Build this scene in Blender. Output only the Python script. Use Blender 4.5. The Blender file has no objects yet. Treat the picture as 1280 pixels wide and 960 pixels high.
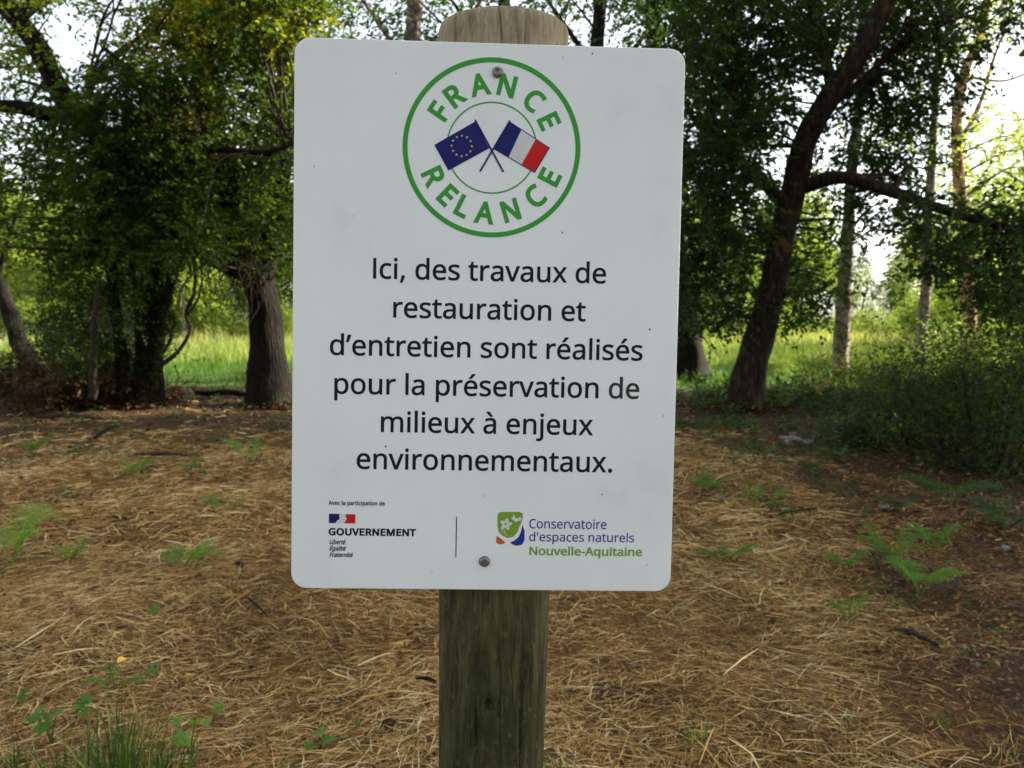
import bpy, math, random
import numpy as np
from mathutils import Vector, Matrix, Euler

# ------------------------------------------------------------------ camera, sky, sun, exposure
scene = bpy.context.scene
COL = scene.collection
CAM_H = 1.45
FOC = 1000.0                      # focal length in pixels of a 1280 x 960 frame
PITCH = math.atan(80.0 / FOC)
cam_data = bpy.data.cameras.new("camera")
cam_data.sensor_width = 36.0
cam_data.lens = FOC / 1280.0 * 36.0
cam_data.clip_start = 0.05
cam_data.clip_end = 3000.0
cam_data.dof.use_dof = True
cam_data.dof.focus_distance = 0.95
cam_data.dof.aperture_fstop = 11.0
camera = bpy.data.objects.new("camera", cam_data)
camera.location = (0, 0, CAM_H)
camera.rotation_euler = (math.pi / 2 - PITCH, 0, 0)
COL.objects.link(camera)
scene.camera = camera

SUN_AZ, SUN_EL = math.radians(72), math.radians(30)
world = bpy.data.worlds.new("World")
scene.world = world
world.use_nodes = True
wn = world.node_tree
bg = wn.nodes["Background"]
sky = wn.nodes.new("ShaderNodeTexSky")
sky.sky_type = 'NISHITA'
sky.sun_disc = False
sky.sun_elevation = SUN_EL
sky.sun_rotation = SUN_AZ
sky.air_density = 1.0
sky.dust_density = 2.5
sky.ozone_density = 1.0
hs = wn.nodes.new("ShaderNodeHueSaturation")      # thin veil of high cloud: paler, less blue sky
hs.inputs["Saturation"].default_value = 0.38
wb = wn.nodes.new("ShaderNodeMix"); wb.data_type = 'RGBA'; wb.blend_type = 'MULTIPLY'; wb.inputs[0].default_value = 1.0
wb.inputs[7].default_value = (0.99, 1.0, 0.99, 1)
wn.links.new(sky.outputs[0], hs.inputs["Color"])
wn.links.new(hs.outputs[0], wb.inputs[6])
wn.links.new(wb.outputs[2], bg.inputs[0])
bg.inputs[1].default_value = 0.15
sun_data = bpy.data.lights.new("sun", 'SUN')
sun_data.energy = 5.0
sun_data.angle = math.radians(0.5)
sun_data.color = (1.0, 0.92, 0.78)
sun = bpy.data.objects.new("sun", sun_data)
SUN_DIR = Vector((math.sin(SUN_AZ) * math.cos(SUN_EL), math.cos(SUN_AZ) * math.cos(SUN_EL), math.sin(SUN_EL)))
sun.rotation_euler = SUN_DIR.to_track_quat('Z', 'Y').to_euler()
COL.objects.link(sun)

scene.view_settings.view_transform = 'Standard'
scene.view_settings.look = 'None'
scene.view_settings.exposure = 1.66
scene.view_settings.gamma = 1.0
scene.render.engine = 'CYCLES'
cy = scene.cycles
cy.use_denoising = True
try:
    cy.denoiser = 'OPENIMAGEDENOISE'
except Exception:
    pass
cy.max_bounces = 8
cy.diffuse_bounces = 4
cy.glossy_bounces = 2
cy.transmission_bounces = 4
cy.sample_clamp_indirect = 4.0

# ------------------------------------------------------------------ helpers
rng = np.random.default_rng(7)
R_ = random.Random(3)
FWD = np.array([0, math.cos(PITCH), -math.sin(PITCH)])
UPV = np.array([0, math.sin(PITCH), math.cos(PITCH)])

def ray(px, py):
    return np.array([1.0, 0, 0]) * (px - 640) / FOC + UPV * (480 - py) / FOC + FWD

def at(px, py, d):
    """world point seen at (px, py) at a distance of d metres along +Y"""
    r = ray(px, py)
    p = r * (d / r[1])
    return np.array([p[0], p[1], p[2] + CAM_H])

def gz(x, y):
    x = np.asarray(x, float); y = np.asarray(y, float)
    near = np.exp(-np.maximum(np.hypot(x, y) - 12, 0) / 18.0)
    return (0.030 * np.sin(1.3 * x + 0.7 * y) + 0.022 * np.sin(2.9 * y - 1.1 * x + 1.0) + 0.012 * np.sin(5.1 * x + 3.3 * y)) * near

def ground_at(px, py):
    r = ray(px, py)
    t = -CAM_H / r[2]
    for _ in range(4):
        t = -(CAM_H - float(gz(r[0] * t, r[1] * t))) / r[2]
    return np.array([r[0] * t, r[1] * t, float(gz(r[0] * t, r[1] * t))])

def tag(o, label=None, cat=None, group=None, kind=None):
    if label: o["label"] = label
    if cat: o["category"] = cat
    if group: o["group"] = group
    if kind: o["kind"] = kind
    return o

def empty(name, loc, rz=0.0, **kw):
    o = bpy.data.objects.new(name, None)
    o.location = tuple(float(v) for v in loc)
    o.rotation_euler = (0, 0, rz)
    o.empty_display_size = 0.1
    COL.objects.link(o)
    tag(o, **kw)
    return o

class Acc:
    """collects vertices, quads / triangles and a tone value per vertex"""
    def __init__(self):
        self.v, self.q, self.t, self.c, self.n = [], [], [], [], 0
    def add(self, v, q=None, t=None, tone=0.5):
        v = np.asarray(v, float).reshape(-1, 3)
        if q is not None and len(q): self.q.append(np.asarray(q, int).reshape(-1, 4) + self.n)
        if t is not None and len(t): self.t.append(np.asarray(t, int).reshape(-1, 3) + self.n)
        self.v.append(v)
        self.c.append(np.broadcast_to(np.asarray(tone, float), (len(v),)).copy())
        self.n += len(v)
        return self
    def mesh(self, name, mat, smooth=True, origin=None):
        me = bpy.data.meshes.new(name)
        v = np.concatenate(self.v)
        if origin is not None: v = v - np.asarray(origin, float)
        q = np.concatenate(self.q) if self.q else np.zeros((0, 4), int)
        t = np.concatenate(self.t) if self.t else np.zeros((0, 3), int)
        me.vertices.add(len(v)); me.vertices.foreach_set("co", v.ravel())
        me.loops.add(q.size + t.size)
        me.loops.foreach_set("vertex_index", np.concatenate([q.ravel(), t.ravel()]))
        me.polygons.add(len(q) + len(t))
        st = np.concatenate([np.arange(len(q)) * 4, q.size + np.arange(len(t)) * 3])
        me.polygons.foreach_set("loop_start", st)
        me.update(calc_edges=True)
        a = me.attributes.new("tone", 'FLOAT', 'POINT')
        a.data.foreach_set("value", np.concatenate(self.c))
        if smooth: me.polygons.foreach_set("use_smooth", np.ones(len(me.polygons), bool))
        me.materials.append(mat)
        return me
    def build(self, name, mat, parent=None, smooth=True, origin=None):
        o = bpy.data.objects.new(name, self.mesh(name, mat, smooth, origin))
        COL.objects.link(o)
        if parent is not None: o.parent = parent
        elif origin is not None: o.location = tuple(float(a) for a in origin)
        return o

def unit(a):
    return a / np.maximum(np.linalg.norm(a, axis=-1, keepdims=True), 1e-9)

def spline(pts, n):
    """Catmull-Rom through pts (k, m) resampled to n rows"""
    p = np.asarray(pts, float)
    p = np.vstack([2 * p[0] - p[1], p, 2 * p[-1] - p[-2]])
    k = len(p) - 3
    out = []
    for u in np.linspace(0, k, n):
        i = min(int(u), k - 1); f = u - i
        a, b, c, d = p[i:i + 4]
        out.append(0.5 * ((2 * b) + (c - a) * f + (2 * a - 5 * b + 4 * c - d) * f * f + (-a + 3 * b - 3 * c + d) * f ** 3))
    return np.array(out)

def tube(acc, pts, radii, seg=10, n=None, rough=0.0, tone=0.5, flare=0.0, wob=0.0):
    pts = np.asarray(pts, float)
    pr = np.column_stack([pts, np.asarray(radii, float)])
    n = n or max(len(pts), 2)
    s = spline(pr, n) if n > len(pts) or len(pts) > 2 else pr
    n = len(s)
    c, r = s[:, :3], np.maximum(s[:, 3], 1e-4)
    if wob: c = c + rng.normal(0, wob, c.shape) * np.linspace(0, 1, n)[:, None]
    tg = unit(np.gradient(c, axis=0))
    ref = np.array([1.0, 0, 0]) if abs(tg[0][0]) < 0.8 else np.array([0, 1.0, 0])
    e1 = unit(np.cross(tg, ref)); e2 = np.cross(tg, e1)
    ang = np.linspace(0, 2 * np.pi, seg, endpoint=False)
    rr = r[:, None] * np.ones(seg)
    if rough:
        ph = rng.uniform(0, 6.28, 4)
        L = np.linspace(0, n * 0.35, n)[:, None]
        rr = rr * (1 + rough * (0.5 * np.sin(3 * ang + ph[0] + 0.3 * L) + 0.35 * np.sin(5 * ang + ph[1] - 0.5 * L) + 0.5 * np.sin(2 * ang + L * 1.3 + ph[2])) + rng.normal(0, rough * 0.25, (n, seg)))
    if flare:
        rr = rr * (1 + flare * np.exp(-np.linspace(0, 8, n))[:, None] * (1 + 0.5 * np.sin(4 * ang + 1)))
    v = c[:, None] + rr[..., None] * (np.cos(ang)[None, :, None] * e1[:, None] + np.sin(ang)[None, :, None] * e2[:, None])
    i = np.arange(n - 1)[:, None] * seg; j = np.arange(seg)[None]; k = (j + 1) % seg
    q = np.stack([i + j, i + k, i + seg + k, i + seg + j], -1).reshape(-1, 4)
    vv = np.vstack([v.reshape(-1, 3), c[-1:] + tg[-1:] * r[-1] * 0.4])
    tip = len(vv) - 1
    t = np.stack([(n - 1) * seg + np.arange(seg), (n - 1) * seg + (np.arange(seg) + 1) % seg, np.full(seg, tip)], -1)
    acc.add(vv, q, t, tone)
    return s

def thin_tubes(acc, a, b, ra, rb, tone=0.5, seg=3):
    """many straight three-sided twigs at once"""
    a = np.asarray(a); b = np.asarray(b); n = len(a)
    if not n: return
    d = unit(b - a)
    ref = np.where(np.abs(d[:, 2:3]) < 0.9, np.array([[0, 0, 1.0]]), np.array([[1.0, 0, 0]]))
    e1 = unit(np.cross(d, ref)); e2 = np.cross(d, e1)
    ang = np.arange(seg) * 2 * np.pi / seg
    off = np.cos(ang)[None, :, None] * e1[:, None] + np.sin(ang)[None, :, None] * e2[:, None]
    v = np.concatenate([a[:, None] + off * np.reshape(ra, (-1, 1, 1)), b[:, None] + off * np.reshape(rb, (-1, 1, 1))], 1).reshape(-1, 3)
    base = np.arange(n)[:, None] * 2 * seg
    j = np.arange(seg)[None]; k = (j + 1) % seg
    q = np.stack([base + j, base + k, base + seg + k, base + seg + j], -1).reshape(-1, 4)
    acc.add(v, q, None, tone)

LEAF = np.array([[0, 0], [0.42, 0.28], [0.40, 0.68], [0, 1.0], [-0.40, 0.68], [-0.42, 0.28]])
def leaves(acc, pos, d, nrm, length, tone, width=0.6, simple=False, fold=0.18):
    """pos (n,3) leaf bases, d directions, nrm approximate normals"""
    n = len(pos)
    d = unit(d); side = unit(np.cross(d, nrm)); up = np.cross(side, d)
    L = np.broadcast_to(length, (n,))[:, None]
    if simple:
        sh = np.array([[0, 0], [0.5, 0.5], [0, 1.0], [-0.5, 0.5]])
        idx = np.array([[0, 1, 2], [0, 2, 3]])
    else:
        sh = LEAF
        idx = np.array([[0, 1, 2, 3], [0, 3, 4, 5]])
    m = len(sh)
    v = pos[:, None] + L[:, None] * (sh[None, :, 0:1] * width * side[:, None] + sh[None, :, 1:2] * d[:, None]
        + (np.abs(sh[None, :, 0:1]) * fold - 0.12 * sh[None, :, 1:2] ** 2) * up[:, None])
    f = (np.arange(n)[:, None, None] * m + idx[None]).reshape(-1, idx.shape[1])
    tv = np.repeat(np.broadcast_to(tone, (n,)), m)
    if simple: acc.add(v.reshape(-1, 3), None, f, tv)
    else: acc.add(v.reshape(-1, 3), f, None, tv)

def foliage(acc, wood, centres, rad, n_leaf, leaf, tone, per=11, twig=0.42, simple=False, droop=0.18, flat=0.75, width=0.6, wood_tone=0.4):
    """leafy sprays round clump centres; every leaf sits on a twig"""
    centres = np.asarray(centres, float); k = len(centres)
    if not k: return
    nt = max(int(n_leaf / per), 1)
    c = np.repeat(centres, nt, 0)
    tn = np.repeat(np.broadcast_to(tone, (k,)) + rng.normal(0, 0.10, k), nt)
    u = unit(rng.normal(size=(k * nt, 3))) * rng.uniform(0, 1, (k * nt, 1)) ** 0.5
    rr = np.repeat(np.broadcast_to(rad, (k,)), nt)[:, None] * np.array([[1, 1, flat]])
    st = c + u * rr * 0.75
    dr = unit(0.8 * u + rng.normal(0, 0.55, u.shape) + np.array([0, 0, -droop]))
    ln = twig * rng.uniform(0.6, 1.25, (len(st), 1))
    en = st + dr * ln + np.array([0, 0, -0.05]) * ln
    thin_tubes(wood, st, en, 0.0035 * leaf / 0.08, 0.0012 * leaf / 0.08, wood_tone)
    t = (np.arange(per) + 0.6)[None, :, None] / per
    side = unit(np.cross(dr, np.array([0, 0, 1.0])) + 1e-4)
    sg = np.where(np.arange(per) % 2 == 0, 1.0, -1.0)[None, :, None]
    pos = st[:, None] + (en - st)[:, None] * t + rng.normal(0, 0.012, (len(st), per, 3))
    ld = dr[:, None] * 0.7 + side[:, None] * sg * 0.9 + rng.normal(0, 0.35, pos.shape) + np.array([0, 0, -0.15])
    nm = np.array([0, 0, 1.0]) + rng.normal(0, 0.55, pos.shape)
    sz = leaf * rng.uniform(0.6, 1.25, pos.shape[:2])
    tt = tn[:, None] + rng.normal(0, 0.12, pos.shape[:2])
    leaves(acc, pos.reshape(-1, 3), ld.reshape(-1, 3), nm.reshape(-1, 3), sz.ravel(), np.clip(tt.ravel(), 0, 1), width, simple)

def in_poly(p, poly):
    x, y = p; ins = False; j = len(poly) - 1
    for i in range(len(poly)):
        xi, yi = poly[i]; xj, yj = poly[j]
        if (yi > y) != (yj > y) and x < (xj - xi) * (y - yi) / (yj - yi) + xi: ins = not ins
        j = i
    return ins

def clumps(poly, n, d0, d1):
    """n clump centres spread through the volume that shows as poly, between d0 and d1 metres away"""
    xs = [p[0] for p in poly]; ys = [p[1] for p in poly]
    out = []; best = []
    while len(out) < n:
        cand = None; bd = -1
        for _ in range(5):
            while True:
                p = (R_.uniform(min(xs), max(xs)), R_.uniform(min(ys), max(ys)))
                if in_poly(p, poly): break
            dd = min([(p[0] - b[0]) ** 2 + (p[1] - b[1]) ** 2 for b in best] or [1e9])
            if dd > bd: bd, cand = dd, p
        best.append(cand)
        out.append(at(cand[0], cand[1], R_.uniform(d0, d1)))
    return np.array(out)

# ------------------------------------------------------------------ materials
def new_mat(name):
    m = bpy.data.materials.new(name); m.use_nodes = True
    nt = m.node_tree
    return m, nt, nt.nodes["Principled BSDF"], nt.nodes["Material Output"]

def node(nt, kind, **kw):
    n = nt.nodes.new(kind)
    for k, v in kw.items():
        if k in n.inputs: n.inputs[k].default_value = v
        else: setattr(n, k, v)
    return n

def ramp(nt, fac, stops):
    r = nt.nodes.new("ShaderNodeValToRGB")
    el = r.color_ramp.elements
    while len(el) < len(stops): el.new(0.5)
    for e, (p, c) in zip(el, stops):
        e.position = p; e.color = (c[0], c[1], c[2], 1)
    nt.links.new(fac, r.inputs[0])
    return r

def coords(nt, scale=(1, 1, 1), space="Object"):
    tc = nt.nodes.new("ShaderNodeTexCoord")
    mp = nt.nodes.new("ShaderNodeMapping")
    mp.inputs["Scale"].default_value = scale
    nt.links.new(tc.outputs[space], mp.inputs[0])
    return mp.outputs[0]

def noise(nt, vec, scale, detail=6, rough=0.6):
    n = nt.nodes.new("ShaderNodeTexNoise")
    n.inputs["Scale"].default_value = scale
    n.inputs["Detail"].default_value = detail
    n.inputs["Roughness"].default_value = rough
    nt.links.new(vec, n.inputs["Vector"])
    return n.outputs[0]

def bump(nt, b, h, strength, dist):
    n = nt.nodes.new("ShaderNodeBump")
    n.inputs["Strength"].default_value = strength
    n.inputs["Distance"].default_value = dist
    nt.links.new(h, n.inputs["Height"])
    nt.links.new(n.outputs[0], b.inputs["Normal"])

def plain(name, col, rough=0.5, metal=0.0):
    """flat colour with a little grain"""
    m, nt, b, out = new_mat(name)
    v = coords(nt)
    n = noise(nt, v, 60, 4)
    c2 = tuple(c * 0.88 for c in col)
    r = ramp(nt, n, [(0.3, c2), (0.7, col)])
    nt.links.new(r.outputs[0], b.inputs["Base Color"])
    b.inputs["Roughness"].default_value = rough
    b.inputs["Metallic"].default_value = metal
    return m

def leafy(name, stops, trans=(0.25, 0.35, 0.04), tw=0.4, rough=0.5):
    """leaf surface: reflecting blade + light let through, tone read per leaf"""
    m, nt, b, out = new_mat(name)
    a = node(nt, "ShaderNodeAttribute", attribute_name="tone")
    v = coords(nt)
    n = noise(nt, v, 1.3, 2)
    ad = node(nt, "ShaderNodeMath", operation='MULTIPLY_ADD')
    nt.links.new(n, ad.inputs[0]); ad.inputs[1].default_value = 0.5; nt.links.new(a.outputs["Fac"], ad.inputs[2])
    sb = node(nt, "ShaderNodeMath", operation='SUBTRACT'); nt.links.new(ad.outputs[0], sb.inputs[0]); sb.inputs[1].default_value = 0.25
    r = ramp(nt, sb.outputs[0], stops)
    nt.links.new(r.outputs[0], b.inputs["Base Color"])
    b.inputs["Roughness"].default_value = rough
    b.inputs["Specular IOR Level"].default_value = 0.18
    tr = nt.nodes.new("ShaderNodeBsdfTranslucent")
    mx = node(nt, "ShaderNodeMix", data_type='RGBA', blend_type='MULTIPLY')
    mx.inputs[0].default_value = 1.0
    nt.links.new(r.outputs[0], mx.inputs[6])
    mx.inputs[7].default_value = (trans[0], trans[1], trans[2], 1)
    nt.links.new(mx.outputs[2], tr.inputs[0])
    ms = nt.nodes.new("ShaderNodeMixShader"); ms.inputs[0].default_value = tw
    nt.links.new(b.outputs[0], ms.inputs[1]); nt.links.new(tr.outputs[0], ms.inputs[2])
    nt.links.new(ms.outputs[0], out.inputs[0])
    return m

def bark(name, stops, scale=9, stretch=0.22, depth=0.03, moss=None, moss_amt=0.5):
    m, nt, b, out = new_mat(name)
    v = coords(nt, (1, 1, stretch))
    n0 = noise(nt, v, scale, 8, 0.7)
    vo = nt.nodes.new("ShaderNodeTexVoronoi"); vo.feature = 'DISTANCE_TO_EDGE'; vo.inputs["Scale"].default_value = scale * 1.6
    nt.links.new(v, vo.inputs["Vector"])
    vm = node(nt, "ShaderNodeMath", operation='MULTIPLY_ADD', use_clamp=True); nt.links.new(vo.outputs[0], vm.inputs[0]); vm.inputs[1].default_value = 0.8; nt.links.new(n0, vm.inputs[2])
    vs_ = node(nt, "ShaderNodeMath", operation='SUBTRACT'); nt.links.new(vm.outputs[0], vs_.inputs[0]); vs_.inputs[1].default_value = 0.12
    n1 = vs_.outputs[0]
    n2 = noise(nt, coords(nt), 2.2, 4)
    r = ramp(nt, n1, stops)
    col = r.outputs[0]
    if moss:
        mr = ramp(nt, n2, [(moss_amt - 0.06, (0, 0, 0)), (moss_amt + 0.06, (1, 1, 1))])
        mx = node(nt, "ShaderNodeMix", data_type='RGBA')
        nt.links.new(mr.outputs[0], mx.inputs[0]); nt.links.new(col, mx.inputs[6]); mx.inputs[7].default_value = (*moss, 1)
        col = mx.outputs[2]
    nt.links.new(col, b.inputs["Base Color"])
    b.inputs["Roughness"].default_value = 0.9
    b.inputs["Specular IOR Level"].default_value = 0.15
    bump(nt, b, n1, 1.0, depth)
    return m

M = {}
M['leaf_oak'] = leafy("oak_leaf", [(0.0, (0.016, 0.030, 0.006)), (0.5, (0.038, 0.068, 0.010)), (0.85, (0.11, 0.15, 0.018)), (1.0, (0.22, 0.21, 0.035))], (2.6, 2.6, 0.6), 0.42)
M['leaf_dark'] = leafy("dark_leaf", [(0.0, (0.014, 0.030, 0.010)), (0.6, (0.034, 0.066, 0.016)), (1.0, (0.10, 0.14, 0.022))], (2.4, 2.5, 0.7), 0.40)
M['leaf_ivy'] = leafy("ivy_leaf", [(0.0, (0.012, 0.022, 0.006)), (0.6, (0.028, 0.046, 0.010)), (1.0, (0.08, 0.10, 0.02))], (1.8, 2.0, 0.7), 0.25, 0.35)
M['leaf_brown'] = leafy("dead_leaf", [(0.0, (0.025, 0.014, 0.007)), (0.5, (0.075, 0.040, 0.017)), (1.0, (0.20, 0.12, 0.05))], (1.6, 1.2, 0.8), 0.25, 0.7)
M['leaf_far'] = leafy("sunlit_leaf", [(0.0, (0.08, 0.12, 0.018)), (0.5, (0.16, 0.21, 0.040)), (1.0, (0.27, 0.30, 0.07))], (1.9, 2.0, 0.8), 0.45)
M['fern'] = leafy("bracken_frond", [(0.0, (0.06, 0.13, 0.022)), (0.5, (0.10, 0.21, 0.03)), (1.0, (0.18, 0.28, 0.05))], (1.9, 2.0, 0.7), 0.4)
M['fern_blue'] = leafy("bramble_leaf", [(0.0, (0.018, 0.045, 0.014)), (0.5, (0.038, 0.085, 0.022)), (1.0, (0.08, 0.14, 0.035))], (1.8, 2.0, 0.8), 0.35)
M['grass'] = leafy("grass_blade", [(0.0, (0.03, 0.07, 0.015)), (0.5, (0.06, 0.12, 0.025)), (0.85, (0.13, 0.17, 0.045)), (1.0, (0.34, 0.26, 0.11))], (1.8, 1.9, 0.7), 0.35)
M['meadow'] = leafy("meadow_blade", [(0.0, (0.030, 0.075, 0.010)), (0.35, (0.075, 0.15, 0.018)), (0.65, (0.20, 0.24, 0.06)), (1.0, (0.36, 0.33, 0.16))], (1.7, 1.7, 0.7), 0.4)
M['straw'] = leafy("straw", [(0.0, (0.055, 0.026, 0.009)), (0.30, (0.25, 0.125, 0.034)), (0.6, (0.54, 0.325, 0.100)), (0.85, (0.76, 0.55, 0.23)), (1.0, (0.85, 0.72, 0.42))], (1.0, 0.9, 0.7), 0.12, 0.6)
M['yellow'] = plain("yellow_leaf", (0.75, 0.42, 0.03), 0.6)
M['bark'] = bark("oak_bark", [(0.3, (0.006, 0.005, 0.004)), (0.6, (0.014, 0.010, 0.006)), (0.95, (0.040, 0.028, 0.017))], 10, 0.2, 0.04, (0.025, 0.034, 0.010), 0.62)
M['bark_rust'] = bark("lichen_bark", [(0.3, (0.008, 0.006, 0.004)), (0.6, (0.034, 0.022, 0.014)), (0.95, (0.10, 0.065, 0.04))], 10, 0.22, 0.035, (0.12, 0.065, 0.025), 0.66)
M['birch'] = bark("birch_bark", [(0.30, (0.03, 0.024, 0.018)), (0.47, (0.17, 0.13, 0.10)), (0.8, (0.40, 0.33, 0.28))], 7, 0.9, 0.01, (0.10, 0.10, 0.06), 0.62)
M['bark_pine'] = bark("pine_bark", [(0.3, (0.12, 0.06, 0.03)), (0.55, (0.34, 0.18, 0.10)), (0.8, (0.52, 0.32, 0.20))], 6, 0.3, 0.02)
M['twig'] = bark("twig_bark", [(0.3, (0.018, 0.013, 0.009)), (0.8, (0.06, 0.045, 0.032))], 20, 0.5, 0.002)
M['deadwood'] = bark('dead_wood', [(0.3, (0.05, 0.04, 0.03)), (0.8, (0.17, 0.14, 0.11))], 20, 0.5, 0.002)
M['stone'] = bark("pale_chip", [(0.3, (0.12, 0.11, 0.10)), (0.8, (0.34, 0.32, 0.29))], 30, 1, 0.004)
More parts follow.
